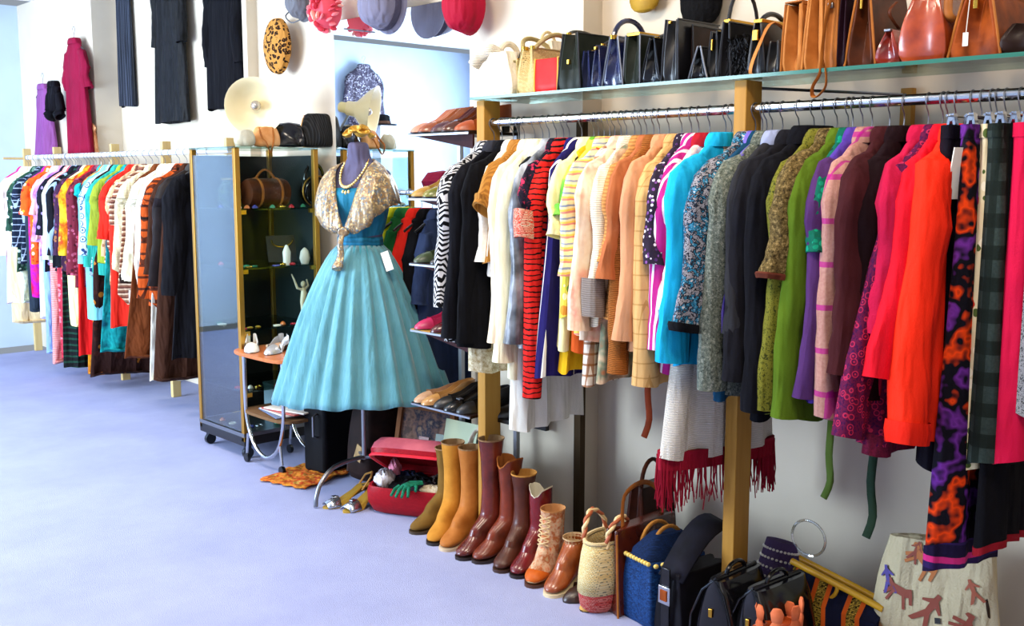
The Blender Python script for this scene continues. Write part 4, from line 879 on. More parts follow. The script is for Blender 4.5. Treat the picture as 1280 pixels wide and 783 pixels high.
rows = [
 [('pale pink leather pump, leftmost on the top shoe shelf', 'd89a80', 'b87860'), ('tan brown heeled pump on the top shoe shelf', 'a8623c', '7a3c20'), ('dark burgundy pump on the top shoe shelf', '5a1a2a', '34101a'), ('brown court shoe with metal toe trim on the top shoe shelf', '6a3014', '401c0c'), ('orange brown loafer nearest the post on the top shoe shelf', 'c05a1c', '8a3a10')],
 [('gold brocade pump, leftmost on the second shoe shelf', 'c8a050', '9a7428'), ('gold and green evening shoe on the second shoe shelf', 'b89a3c', '4a5a24'), ('coral pink sandal on the second shoe shelf', 'd0745c', 'a04c3c'), ('yellow buckled sandal on the second shoe shelf', 'c0b040', '8a7820')],
 [('olive green pointed shoe, leftmost on the third shoe shelf', '4a5a34', '2c3820'), ('black shoe on the third shoe shelf', '18161a', '0c0b0d'), ('dark brown shoe on the third shoe shelf', '3a2018', '20110c')],
 [('bright pink satin shoe, leftmost on the fourth shoe shelf', 'd83068', 'a81848'), ('dark red shoe on the fourth shoe shelf', '6a1a1c', '401012'), ('brown moccasin on the fourth shoe shelf', '5a3420', '382014')],
 [('long beige flat shoe, leftmost on the lowest shoe shelf', 'c8a07c', 'a87c58'), ('woven tan slingback on the lowest shoe shelf', 'c89a5c', 'a8743c'), ('black strappy shoe on the lowest shoe shelf', '201c1c', '100e0e'), ('black patent shoe with silver buckle on the lowest shoe shelf', '141418', '08080a'), ('black heeled shoe nearest the post on the lowest shoe shelf', '1c181a', '0e0c0d')]]
for k, row in enumerate(rows):
    n = len(row)
    for i, (lab, a, b2) in enumerate(row):
        yy = SY1 - .06 - (SY1 - SY0 - .1) * i / max(n - 1, 1) if n > 3 else SY1 - .07 - .13 * i
        pump(lab, (SX - .03 - .012 * (i % 2), yy, SHZ[k] - .005), -.22 - .08 * (i % 3), lt(a, b2, .25 if i % 2 else .4), heel=.055 if k in (0, 1) else (.012 if (k, i) == (4, 0) else .04), L=.25, buckle=STEEL if i == 3 else (GOLD if k == 1 and i == 1 else None), lining='d8b898' if k in (0, 4) else '8a6a4c')
# shoes lying beyond the post on the lowest board
ex = thing('shoe_shelf', 'low black shelf board under the cream coats right of the post', 'shelf', (2.93, hit(640, 500, 0, 2.93).y, SHZ[4] - .02))
MB().box((0, 0, 0), (.25, .22, .015)).build('board', BLACKP, ex, smooth=False)
MB().box((.11, 0, -.04), (.02, .2, .07)).build('bracket', BLACKP, ex, smooth=False)
for i, c_ in enumerate(('1a1618', '3a2a24')):
    pump(('black' if i == 0 else 'brown black') + ' court shoe on the low board right of the post, ' + ('near the post' if i == 0 else 'farther from the post'), (2.92, ex.location.y + .05 - .1 * i, SHZ[4] - .012), -.2, lt(c_, '0c0a0b'), L=.24)

p = hit(712, 755, 2, 0); o = pump('dark brown lace up shoe beside the tan ankle boot', (p.x + .12, p.y + .0, 0), -.15, lt('3c2214', '22120b', .35), L=.26, heel=.02, W=.044)
m = MB()
for k in range(5): m.tube([(-.045 + .016 * k, -.02, .05 + .004 * k), (-.04 + .016 * k, 0, .058 + .004 * k), (-.045 + .016 * k, .02, .05 + .004 * k)], .0028, 6)
m.build('laces', M('plain', '1a100c'), o)
p = hit(731, 766, 2, 0); pump('pale sand coloured shoe half hidden by the straw basket', (p.x + .12, p.y, 0), -.1, M('leather', 'd8a860', 'b88840', rough=.5), L=.25, heel=.015, W=.042)
# ------------------------------------------------------------------ glass display cabinet
X0, X1, Y0, Y1 = 2.66, 3.16, 4.875, 5.375
CXc, CYc = (X0 + X1) / 2, (Y0 + Y1) / 2; hx, hy = (X1 - X0) / 2, (Y1 - Y0) / 2
cz = thing('display_cabinet', 'square glass display cabinet with gold frame on casters beside the mannequin', 'display cabinet', (CXc, CYc, 0))
TOPZ = 1.645; LV = [1.325, 1.015, .69, .36]
for sx_ in (-1, 1):
    for sy_ in (-1, 1):
        MB().box((sx_ * (hx - .014), sy_ * (hy - .014), (TOPZ + .1) / 2), (.028, .028, TOPZ - .1)).build('post', BRASS, cz, bevel=.002, smooth=False)
        c_ = MB(); c_.lathe([(.03, -.012), (.03, .012)], (sx_ * (hx - .04), sy_ * (hy - .04), .03), 14, rot=Matrix.Rotation(R(90), 3, 'X')); c_.box((sx_ * (hx - .04), sy_ * (hy - .04), .06), (.03, .03, .03)); c_.build('caster', BLACKP, cz)
MB().box((0, 0, .1), (.5, .5, .05)).build('base', BLACKP, cz, bevel=.003, smooth=False)
MB().box((0, 0, .135), (.502, .502, .02)).build('base_rim', STEEL, cz, smooth=False)
MB().box((0, 0, TOPZ), (.5, .5, .012)).build('top_glass', SHELFGLASS, cz, smooth=False)
for k, z in enumerate(LV):
    MB().box((0, 0, z), (.45, .45, .008)).build('shelf', SHELFGLASS, cz, smooth=False)
    for sx_ in (-1, 1): MB().box((sx_ * (hx - .04), -hy + .012, z - .012), (.035, .02, .022)).build('shelf_clamp', GOLD, cz, smooth=False)
for nm, c_, d_, m_ in (('front_pane', (-hx + .006, 0, .88), (.005, .44, 1.46), PANE), ('side_pane', (0, -hy + .006, .88), (.44, .005, 1.46), GLASS), ('dark_side_sheet', (0, hy - .006, .88), (.44, .005, 1.46), flat('14110f', .55, 0, .3)), ('back_panel', (hx - .006, 0, .88), (.005, .44, 1.46), flat('141c1a', .35, 0, .4))):  # far side gets an added opaque dark sheet instead of glass, darkening the interior
    MB().box(c_, d_).build(nm, m_, cz, smooth=False)
# trinkets
rt = random.Random(11)
TC = [('c8a040', 1), ('b02030', 0), ('d8d8dc', 1), ('2a7a5a', 0), ('e8e0d0', 0), ('3a3a8a', 0), ('c86a30', 0)]
CN = {'c8a040': 'gold', 'b02030': 'red', 'd8d8dc': 'silver', '2a7a5a': 'green', 'e8e0d0': 'ivory', '3a3a8a': 'blue', 'c86a30': 'orange'}
ORD = ['first', 'second', 'third', 'fourth', 'fifth', 'sixth', 'seventh', 'eighth', 'ninth']
LVN = ['top', 'second', 'third', 'fourth']
def trinket(kind, label, grp, p, c_):
    m = MB(); q = rt.random()
    if q < .4:
        r_ = rt.uniform(.012, .022); m.tube([(r_ * math.cos(t), r_ * math.sin(t), .004) for t in (2 * PI * i / 12 for i in range(13))], .004, 6)
    elif q < .7: m.lathe([(.0, 0), (.016, .002), (.013, .012), (.006, .018), (0, .02)], n=8)
    else:
        for i in range(6): m.ell((.011 * math.cos(i * 1.05), .011 * math.sin(i * 1.05), .007), (.007, .007, .007), 8, 5)
        m.ell((0, 0, .011), (.006, .006, .006), 8, 5)
    o = m.build(kind, flat(c_[0], .2, 1.0 if c_[1] else 0), None); o.location = p; o.rotation_euler = (0, 0, rt.uniform(0, 6)); tag(o, label, 'jewellery', grp); return o
for k, z in enumerate(LV + [.145]):
    nm = 'floor of the glass cabinet' if k == 4 else LVN[k] + ' glass shelf of the cabinet'
    for i in range(9):
        xx = X0 + .045 + .4 * (i / 8); yy = Y0 + .03 + rt.uniform(0, .07)
        if i % 4 == 3: xx = X0 + .04 + rt.uniform(0, .05); yy = Y0 + .05 + .38 * rt.random()
        c_ = TC[rt.randrange(7)]
        trinket('brooch', CN[c_[0]] + ' costume jewellery piece, ' + ORD[i] + ' from the front along the ' + nm, 'jewellery on the ' + nm, (xx, yy, z + .004 if k < 4 else .147), c_)
# bags and things inside
def iloc(px, z): p = hit(px, 260, 1, Y0 + .16); return p.x
b = thing('barrel_bag', 'brown leather barrel bag on the top glass shelf inside the cabinet', 'handbag', (iloc(335, 0), Y0 + .18, LV[0] + .004))
m = MB(); m.lathe([(.0, -.12), (.07, -.118), (.078, -.1), (.078, .1), (.07, .118), (0, .12)], (0, 0, .08), 20, rot=Matrix.Rotation(R(90), 3, 'Y')); m.build('body', BRN, b)
for xx in (-.06, .06): MB().tube([(xx, .08 * math.cos(t), .08 + .08 * math.sin(t)) for t in (2 * PI * i / 20 for i in range(21))], .008, 6, flatten=(1, .5)).build('strap', TAN, b)
MB().tube([(-.06 + .12 * i / 10, 0, .155 + .05 * math.sin(PI * i / 10)) for i in range(11)], .006, 6).build('handle', TAN, b)
b = thing('round_bag', 'round black bag with hoop handle and brass rim inside the cabinet', 'handbag', (iloc(385, 0), Y0 + .09, LV[0] + .004))
m = MB(); m.lathe([(.0, -.03), (.07, -.028), (.085, -.01), (.085, .01), (.07, .028), (0, .03)], (0, 0, .086), 24, rot=Matrix.Rotation(R(90), 3, 'X')); m.build('body', BLG, b)
MB().tube([(.06 * math.cos(t), 0, .15 + .09 * math.sin(t)) for t in (PI * i / 14 for i in range(15))], .009, 8).build('hoop_handle', BLG, b)
MB().tube([(.086 * math.cos(t), -.02, .086 + .086 * math.sin(t)) for t in (2 * PI * i / 24 for i in range(25))], .004, 6).build('rim', BRASS, b)
b = thing('clutch_bag', 'small dark green beaded bag in the left corner of the top cabinet shelf', 'handbag', (X0 + .1, Y0 + .25, LV[0] + .004))
m = MB(); m.ell((0, 0, .075), (.06, .07, .08), 14, 10); m.build('body', M('sequin', '1a2a1e', '3a4a2a', '0e1410', s=.8, rough=.4), b)
MB().box((0, 0, .155), (.05, .1, .012)).build('frame', GOLD, b, bevel=.002)
b = thing('jewellery_display', 'black card displaying a gold necklace on the second cabinet shelf', 'jewellery display', (iloc(355, 0), Y0 + .2, LV[1] + .004), R(-15))
MB().box((0, 0, .08), (.16, .006, .15), rx=R(-18)).build('card', BLACKP, b, smooth=False); MB().tube([(.06 * math.cos(t), -.02 - .02 * math.sin(t), .13 + .04 * math.sin(t)) for t in (PI + PI * i / 10 for i in range(11))], .005, 6).build('necklace', GOLD, b)
for i, (px_, z_, lab) in enumerate(((398, LV[1], 'white porcelain shell dish on the second cabinet shelf'), (347, LV[1], 'small white glove form on the second cabinet shelf'))):
    o = MB().lathe([(0, 0), (.02, .0), (.03 - .01 * i, .03), (.022, .07), (.008, .085 + .02 * i), (0, .09 + .02 * i)], n=12).build('ornament', flat('e8e4dc', .3)); o.location = (min(iloc(px_, 0), X1 - .05), Y0 + .08, z_ + .004); tag(o, lab, 'ornament')
fg = thing('figurine', 'pale ivory dancing figurine with raised arms on the third cabinet shelf', 'figurine', (min(iloc(378, 0), X1 - .06), Y0 + .1, LV[2] + .004))
m = MB(); m.tube([(0, 0, .0), (.01, 0, .06), (0, 0, .11), (.012, 0, .16), (.008, 0, .19)], [.02, .017, .013, .018, .01], 10); m.ell((.008, 0, .21), (.014, .014, .018)); m.tube([(.01, 0, .175), (-.03, 0, .19), (-.05, 0, .24), (-.065, 0, .27)], [.008, .007, .005, .003], 6); m.tube([(.012, 0, .175), (.04, 0, .2), (.03, 0, .235)], [.008, .006, .004], 6)
m.lathe([(.03, 0), (.03, .01), (.02, .014)], n=14); m.build('figure', flat('e8d8b8', .4), fg)
cb = thing('storage_box', 'tall grey glass box standing in the bottom of the cabinet', 'box', (iloc(345, 0), Y0 + .2, .145))
MB().box((0, 0, .1), (.12, .1, .2)).build('body', flat('8a98a4', .25), cb, bevel=.004)
MB().box((0, 0, .205), (.13, .11, .012)).build('lid', flat('a8b4bc', .25), cb, bevel=.003)

# things on top of the cabinet
TZ = TOPZ + .007
lp = thing('desk_lamp', 'cream reflector lamp with round shade tilted up on top of the glass cabinet', 'lamp', (2.93, 5.2, TZ))
c0 = hit(318, 133, 0, 2.86); c0 = Vector(c0) - Vector((2.93, 5.2, TZ))
dr = Vector((-.62, -.68, -.16)).normalized()
q = Vector((0, 0, 1)).rotation_difference(dr).to_matrix()
MB().lathe([(.04, -.15), (.045, -.1), (.052, -.09), (.075, -.07), (.12, -.03), (.152, .01), (.156, .014), (.149, .012), (.115, -.026), (.07, -.06), (.03, -.07)], c0, 32, rot=q, c1=True).build('lamp_shade', flat('ecdcae', .35), lp)
MB().lathe([(.032, -.15), (.03, -.19), (.02, -.2)], c0, 20, rot=q).build('socket', flat('e8d9a0', .4), lp)
MB().ell(c0 + q @ Vector((0, 0, -.035)), (.028, .028, .034), rot=q).build('bulb', flat('b8b0a8', .15, .6), lp)
MB().tube([c0 + q @ Vector((0, 0, -.12)), (.03, .02, c0.z - .12), (.06, .02, .12), (.09, .02, .01)], .007, 8).build('arm', STEEL, lp)
MB().lathe([(.06, 0), (.06, .015), (.02, .02)], (.09, .02, 0), 20).build('base', flat('d8d0b8', .4), lp)
def topbag(label, px, top_, mat, w, d, h, kind='handbag', y=Y0 + .1, frame=None, hang=None, belly=.3, handle=None):
    p = hit(px, 185, 1, y); w *= 1.15; h *= 1.25; b = thing(kind, label, 'flower' if kind == 'cloth_flower' else 'handbag', (min(p.x, 3.2), y, TZ), R(-25))
    m = MB(); rings = []
    for k in range(8):
        s_ = k / 7; ww = w / 2 * (1 + belly * math.sin(PI * s_ * .8)) * (1 - .35 * s_); dd = d / 2 * (1 + belly * math.sin(PI * s_)) * (1 - .6 * s_)
        rings.append([(sup(t, ww, dd)[0], sup(t, ww, dd)[1] * (1 + .12 * math.sin(5 * t + k)), h * s_ + .008 * math.sin(3 * t) * s_) for t in (2 * PI * i / 24 for i in range(24))])
    m.loft(rings); m.build('body', mat, b, sub=1)
    if frame: MB().tube([(-w * .36, 0, h * .98), (0, 0, h * 1.04), (w * .36, 0, h * .98)], .006, 8).build('frame', frame, b)
    if handle: MB().tube(smooth_path([(-w * .25, -.01, h * .95), (-w * .2, -.05, h * .5), (-w * .05, -.09, .02), (w * .1, -.085, -.03 if hang else .01), (w * .25, -.05, h * .4), (w * .25, -.01, h * .95)], 4), .005, 6).build('strap', handle, b)
    return b
topbag('cream ruffled cloth flower at the left end of the cabinet top', 306, 170, M('knit', 'f4ecd0', s=3, bump=1), .08, .08, .07, kind='cloth_flower', belly=.5)
topbag('peach tan suede purse with looped strap on the cabinet top', 333, 165, M('leather', 'd8a06a', 'b87a44', rough=.7), .12, .08, .085, handle=TAN, hang=1)
topbag('black purse with curled silver frame on the cabinet top', 362, 160, BLG, .14, .07, .1, frame=STEEL)
topbag('mustard yellow leather pouch on the cabinet top', 392, 148, M('leather', 'd8962c', 'b87418', rough=.35), .12, .1, .14, frame=M('leather', 'c07a20', 'a06018'))
topbag('black gathered satin drawstring bag at the right end of the cabinet top', 416, 148, M('vstripe', '181818', '2a2a2c', '101010', s=6, rough=.35), .15, .08, .15, y=Y0 + .06)
topbag('gold mesh evening bag behind the mannequin neck on the cabinet top', 437, 160, M('sequin', 'd8b050', 'a8842c', 'e8cc80', rough=.3, metal=.6), .1, .06, .08, y=Y0 + .12)

# ------------------------------------------------------------------ mannequin, dress, shawl
MX, MY = 2.805, 3.99; MR = -1.12
mn = thing('dress_form', 'headless grey jersey mannequin on a bent steel tube stand wearing the blue dress', 'mannequin', (MX, MY, 0), MR)
def er(z, a, b_, y=0, n=32): return [(a * math.cos(t), y + b_ * math.sin(t), z) for t in (2 * PI * i / n for i in range(n))]
TOR = [(1.10, .115, .095, 0), (1.2, .098, .08, 0), (1.28, .118, .092, 0), (1.36, .14, .108, -.008), (1.41, .148, .112, -.012), (1.46, .155, .098, -.004), (1.50, .165, .078, .004), (1.525, .15, .064, .008), (1.545, .105, .057, .01), (1.56, .065, .053, .008), (1.59, .052, .05, .004), (1.64, .049, .049, -.004), (1.655, .04, .04, -.004)]
MB().loft([er(*q_[:3], q_[3]) for q_ in TOR]).build('torso', M('plain', '5a5670', rough=.8), mn, sub=1)
pole = hit(463, 570, 0, 2.80)
MB().tube([(0, 0, 1.12), (0, 0, .16)], .012, 12).build('pole', STEEL, mn)
for a_ in (R(254), R(14), R(134)):
    dx, dy = math.cos(a_), math.sin(a_)
    MB().tube(smooth_path([(0, 0, .17), (dx * .06, dy * .06, .175), (dx * .2, dy * .2, .165), (dx * .28, dy * .28, .11), (dx * .31, dy * .31, .05), (dx * .315, dy * .315, .008)], 4), .0105, 10).build('leg', STEEL, mn)
dz = thing('evening_dress', 'turquoise blue tulle ball dress with fitted satin bodice on the mannequin', 'dress', (MX, MY, 0), MR)
BOD = [(1.19, .102, .085, 0), (1.22, .101, .084, 0), (1.28, .122, .097, 0), (1.34, .139, .11, -.006), (1.38, .147, .117, -.012), (1.42, .152, .116, -.012), (1.445, .155, .108, -.006)]
SAT = M('plain', '1f6f8c', rough=.5, s=1.2)
MB().loft([er(*q_[:3], q_[3], 48) for q_ in BOD], False, False).build('bodice', SAT, dz, solid=.004)
MB().loft([er(1.175, .107, .09, 0, 40), er(1.2, .108, .09, 0, 40), er(1.222, .106, .088, 0, 40)], False, False).build('waistband', M('hstripe', '1a6480', '24789a', s=4, rough=.5), dz, solid=.004)
def tulle():
    t = NT('tulle'); n1 = t.n('TexNoise', Vector=t.co, Scale=9.0, Detail=3.0); n2 = t.n('TexNoise', Vector=t.co, Scale=300.0, Detail=1.0)
    a = t.mix(n1.outputs[0], hexc('43808d'), hexc('6ca4ad')); t.lk(a, t.b.inputs['Base Color'])
    t.b.inputs['Roughness'].default_value = .8; t.b.inputs['Sheen Weight'].default_value = .35; t.b.inputs['Specular IOR Level'].default_value = .15
    mp = t.n('Mapping', Vector=t.co); mp.inputs['Scale'].default_value = (30, 30, 2.5); n3 = t.n('TexNoise', Vector=mp.outputs[0], Scale=1.0, Detail=3.0)
    b1 = t.n('Bump', Strength=.6, Distance=.02); t.lk(n3.outputs[0], b1.inputs['Height']); b2 = t.n('Bump', Strength=.3, Distance=.002); t.lk(n2.outputs[0], b2.inputs['Height']); t.lk(b1.outputs[0], b2.inputs['Normal']); t.lk(b2.outputs[0], t.b.inputs['Normal'])
    return t.m
TUL = tulle()
def skirt(zh, rm, amp, nf, seed, sag=.015):
    N = 300; rings = []
    for k in range(23):
        s_ = k / 22; z = 1.185 + (zh - 1.185) * s_; r0 = .103 + (rm - .103) * (s_ ** .72) ; ring = []
        for i in range(N):
            t = 2 * PI * i / N
            f = math.sin(nf * t + seed + .5 * math.sin(3 * t) + .5 * s_) ; f = math.copysign(abs(f) ** .8, f)
            g = math.sin((nf * 2.3) * t + 2 * seed)
            am = amp * min(1, s_ * 1.8 + .12)
            r = r0 * (1 + .03 * math.sin(2 * t + 1) * s_) + am * (f + .3 * g * (1 - .5 * s_))
            ring.append((r * math.cos(t), r * .92 * math.sin(t), z + (sag * math.sin(nf * .5 * t + seed) + .004 * f + .03 * math.sin(t + 2.4)) * s_ ** 3))
        rings.append(ring)
    return MB().loft(rings, False, False)
skirt(.455, .415, .0125, 25, .7, .005).build('skirt', TUL, dz, solid=.003)
skirt(.475, .37, .01, 29, 2.1, .004).build('underskirt', M('plain', '4a9aa8', rough=.8), dz, solid=.003)
MB().box((.19, -.1, 1.12), (.035, .003, .09), rz=.35, ry=-.35, rx=-.3).build('price_tag', PAPER, dz, smooth=False)

sw_ = thing('sequined_shawl', 'champagne gold sequined lace shawl knotted over the mannequin bodice', 'shawl', (MX, MY, 0), MR)
inn = [(0, -.142, 1.26), (.03, -.135, 1.345), (.052, -.112, 1.44), (.072, -.068, 1.525), (.07, -.005, 1.562), (.045, .05, 1.575), (0, .066, 1.578)]
mid = [(.03, -.15, 1.27), (.08, -.152, 1.335), (.11, -.138, 1.43), (.155, -.07, 1.522), (.155, .0, 1.535), (.1, .085, 1.52), (0, .1, 1.51)]
out = [(.03, -.142, 1.245), (.105, -.135, 1.275), (.15, -.12, 1.33), (.19, -.06, 1.375), (.19, .02, 1.39), (.13, .12, 1.38), (0, .135, 1.36)]
inn, mid, out = [smooth_path(p_, 4) for p_ in (inn, mid, out)]
LACE = M('sequin', 'a08458', '84694a', '6a747c', 'dcc48c', '8f6c44', '766f62', 'b09468', s=1.5, rough=.35, spec=.8, bump=.8, metal=.25)
for s_ in (-1, 1):
    rings = []
    for i in range(len(inn)):
        r_ = []
        for j in range(9):
            v = j / 8; p = inn[i] * (1 - v) ** 2 + mid[i] * 2 * v * (1 - v) * 1.0 + out[i] * v * v
            wv = .006 * math.sin(i * 1.3 + 4 * v) * v
            p = Vector((p.x * s_, p.y - wv, p.z - (.012 * abs(math.sin(i * .9)) if j == 8 else 0)))
            d = Vector((p.x, p.y, 0)); 
            r_.append(p + d.normalized() * (.007 + .004 * math.sin(PI * v)))
        rings.append(r_)
    MB().loft(rings, False, False, closed=False).build('lace_panel', LACE, sw_, solid=.006)
MB().ell((0, -.152, 1.25), (.03, .022, .022)).build('knot', LACE, sw_)
MB().tube(smooth_path([(0, -.155, 1.25), (-.008, -.17, 1.2), (-.005, -.172, 1.15), (-.01, -.185, 1.11), (-.012, -.2, 1.085)], 3), [.016, .017, .018, .019, .02, .021, .022, .024, .027, .031, .035, .036, .03], 12, flatten=(1, .55)).build('tail', LACE, sw_)
nk = thing('necklace', 'gold pearl drop necklace around the mannequin neck', 'necklace', (MX, MY, 0), MR)
ch = smooth_path([(-.056, -.01, 1.575), (-.058, -.055, 1.53), (-.035, -.105, 1.475), (0, -.122, 1.455), (.035, -.105, 1.475), (.058, -.055, 1.53), (.056, -.01, 1.575)], 5)
MB().tube(ch, .002, 5).build('chain', GOLD, nk)
for i in range(2, len(ch) - 2):
    MB().ell(ch[i] + Vector((0, -.004, -.006)), (.0065, .0055, .0075), 10, 7).build('bead', flat('e8c880', .2, .6), nk)
    if i in (13, 15, 17): MB().ell(ch[i] + Vector((0, -.006, -.03)), (.006, .005, .01), 8, 6).build('drop', flat('e8c880', .2, .6), nk)
fl = thing('fabric_flower', 'gold leather rose headpiece on top of the mannequin neck', 'headpiece', (MX, MY, 1.655), MR)
rf = random.Random(2)
for k in range(9):
    a = k * 2.4; r_ = .018 + .004 * k; m = MB()
    cpt = Vector((r_ * math.cos(a), r_ * math.sin(a), .012 + .004 * (9 - k)))
    m.lathe([(.004, 0), (.022, .006), (.034, .022), (.03, .026), (.02, .012), (.004, .006)], cpt, 12, sx=1.0, sy=.65, rot=Matrix.Rotation(a + PI / 2, 3, 'Z') @ Matrix.Rotation(R(35), 3, 'X')); m.build('petal', M('leather', 'd8aa4c', 'a87a24', rough=.3, metal=.3), fl)

# ------------------------------------------------------------------ small wheeled side table
tb = thing('side_table', 'small wheeled table with orange brown top and curved chrome tube legs', 'table', (2.79, 4.66, 0), 0)
TBZ = .60
m = MB(); ol = []
for i in range(28):
    x, y = sup(2 * PI * i / 28, .19, .27, .45); ol.append((x, y))
m.prism(ol, 'z', TBZ - .018, TBZ); m.build('tabletop', M('wood', 'c87848', 'a85a30', rough=.3, bump=.05), tb, bevel=.003)
m = MB(); m.prism([(x * .8, y * .85) for x, y in ol], 'z', .27, .285); m.build('lower_shelf', M('wood', '7a5a3c', '5a4028'), tb)
for s_ in (-1, 1):
    xx = -.13 * 1
    xx = s_ * .13
    MB().tube(smooth_path([(xx, .19, TBZ - .02), (xx, .19, .4), (xx, .18, .25), (xx, .12, .12), (xx, 0, .06), (xx, -.12, .12), (xx, -.18, .25), (xx, -.19, .4), (xx, -.19, TBZ - .02)], 4), .01, 10).build('leg_frame', CHROME, tb)
    for yy in (.19, -.16):
        MB().tube([(xx, yy * .9, .16), (xx, yy, .05)], .008, 8).build('foot', CHROME, tb)
        MB().lathe([(.022, -.009), (.024, 0), (.022, .009)], (xx, yy, .024), 14, rot=Matrix.Rotation(R(90), 3, 'Y')).build('caster', BLACKP, tb)
def laid(kind, label, cat, loc, mat, d, rz, z0):
    o = MB().box((0, 0, d[2] / 2), d).build(kind, mat, None, bevel=.003); o.location = (loc[0], loc[1], z0); o.rotation_euler = (0, 0, rz); return tag(o, label, cat)
z_ = TBZ
pump('white leather shoe lying on the left side of the orange brown table', (2.68, 4.80, z_), R(60), flat('ece6d8', .4), L=.19, heel=.02)
pump('silver grey shoe lying in the middle of the orange brown table', (2.74, 4.66, z_), R(30), flat('b8b4b0', .3, .4), L=.19, heel=.03)
laid('notebook', 'cream booklet at the back of the orange brown table', 'book', (2.86, 4.82), PAPER, (.13, .1, .015), .5, z_)
laid('jewellery_box', 'flat gold jewellery box at the back of the orange brown table', 'box', (2.88, 4.68), flat('c8a45c', .4), (.1, .07, .025), .2, z_)
for i, (c_, n_) in enumerate((('5a6a8a', 'slate blue magazine, bottom of the fanned pile under the table'), ('c8c4bc', 'white magazine in the middle of the pile under the table'), ('a83c30', 'red magazine in the pile under the table'), ('e0dcd0', 'pale magazine on top of the pile under the table'))):
    laid('magazine', n_, 'magazine', (2.78 + .01 * i, 4.64 - .02 * i), flat(c_, .35), (.21, .28, .008), .15 * i - .2, .286 + .0085 * i)
# black case, cloths and picture things under the skirt
bc = thing('upright_case', 'upright black leather case with side handle under the dress hem', 'suitcase', (2.93, 4.42, 0), R(10))
MB().box((0, 0, .23), (.3, .16, .44)).build('body', M('leather', '0c0c10', '08080a', rough=.7), bc, bevel=.02)
MB().tube([(-.155, -.03, .2), (-.18, -.03, .21), (-.18, -.03, .31), (-.155, -.03, .32)], .006, 8).build('handle', STEEL, bc)
for yy, xx in ((-.05, -.1), (-.05, .1), (.05, -.1), (.05, .1)): MB().ell((xx, yy, .009), (.012, .012, .009)).build('foot', BLACKP, bc)
db = thing('duffel_bag', 'dark brown slouching bag on the floor behind the mannequin stand', 'bag', (3.0, 4.12, 0), R(5))
MB().loft([[(sup(t, .17 * q_, .13 * q_)[0], sup(t, .17 * q_, .13 * q_)[1] + .01 * math.sin(5 * t), z) for t in (2 * PI * i / 28 for i in range(28))] for z, q_ in ((0, .85), (.05, 1.02), (.18, 1), (.3, .9), (.4, .78), (.43, .6))]).build('body', M('leather', '2a1a16', '150d0c', rough=.7), db, sub=1)
MB().box((-.18, -.04, .17), (.004, .05, .08), rx=.4).build('label_tag', M('plain', 'a88a60'), db, smooth=False)
MB().tube([(-.1, -.05, .4), (-.12, -.06, .5), (0, -.06, .54), (.1, -.05, .4)], .008, 8).build('handle', DKB, db)
rg = thing('folded_scarf', 'crumpled red and yellow print scarf on the carpet under the table', 'scarf', (2.86, 4.42, 0), R(15))
rings = []
for j in range(16):
    v = j / 15 - .5; rings.append([((i / 23 - .5) * .62 + .01 * math.sin(j * 1.7), v * .3 + .012 * math.sin(i), .006 + .012 * abs(math.sin(i * .9 + j * .5)) * math.sin(PI * i / 23) + .004) for i in range(24)])
MB().loft(rings, closed=False).build('cloth', M('blotch', 'a82018', 'c8842c', 'b83818', 'c8a84c', s=2), rg, solid=.004)
# framed picture, book, poster and tote behind the suitcase
fp = thing('framed_picture', 'wooden framed collage picture leaning against the wall beneath the shoe shelves', 'framed picture', (2.98, 3.80, 0), R(-78))
A = R(-12)
def lean_box(m, x, z, dx, dzz, y=0, th=.01):
    m.box((x, y + math.sin(-A) * z, z * math.cos(A)), (dx, th, dzz), rx=A)
m = MB(); lean_box(m, 0, .2, .3, .4, 0, .012); m.build('board', M('blotch', '5a4a44', '8a6a5a', '3a3c4a', 'a88a70', s=1.6), fp, smooth=False)
for nm, x, z, dx, dzz in (('frame_side', -.16, .2, .025, .42), ('frame_side', .16, .2, .025, .42), ('frame_rail', 0, .405, .345, .025), ('frame_rail', 0, .012, .345, .025)):
    m = MB(); lean_box(m, x, z, dx, dzz, -.006, .03); m.build(nm, M('wood', '9a6a48', '7a4c30'), fp, smooth=False)
for i in range(5):
    m = MB(); lean_box(m, -.1 + .05 * i, .12 + .055 * (i % 3) + .08 * (i > 2), .06, .08, -.010, .002); m.build('cut_out', flat(('a8a49c', '4a5a7a', '8a3c30', 'c8b078', '3c5a44')[i], .4), fp, smooth=False)
pb = thing('picture_book', 'blue cover book with white letters leaning beside the framed picture', 'book', (2.97, 3.52, 0), R(-80))
m = MB(); lean_box(m, 0, .16, .2, .32, 0, .02); m.build('cover', flat('2a6aa8', .3), pb, bevel=.002)
m = MB(); lean_box(m, 0, .12, .17, .18, -.012, .002); m.build('cover_picture', M('blotch', '5a5a34', 'a85a30', '2a4a5a', 'c8a860', s=2.2), pb, smooth=False)
def text(s_, name, mat, parent, loc, rot, size, depth=.0012):
    c = bpy.data.curves.new(name, 'FONT'); c.body = s_; c.size = size; c.extrude = depth; c.align_x = 'CENTER'; c.materials.append(mat)
    t_ = bpy.data.objects.new(name, c); COL.objects.link(t_); bpy.context.view_layer.update()
    me = bpy.data.meshes.new_from_object(t_.evaluated_get(bpy.context.evaluated_depsgraph_get())); bpy.data.objects.remove(t_)
    o = bpy.data.objects.new(name, me); COL.objects.link(o); o.parent = parent; o.location = loc; o.rotation_euler = rot; return o
text('OW', 'lettering', PAPER, pb, (0, math.sin(-A) * .25 - .013, .25 * math.cos(A)), (R(90) + A, 0, 0), .085)
gp = thing('greeting_card', 'pale green sheet leaning on the wall under the lowest shoe shelf', 'card', (2.955, 3.46, .29), R(-85))
MB().box((0, 0, .06), (.2, .003, .12), rx=A).build('sheet', flat('a8b48c', .5), gp, smooth=False)
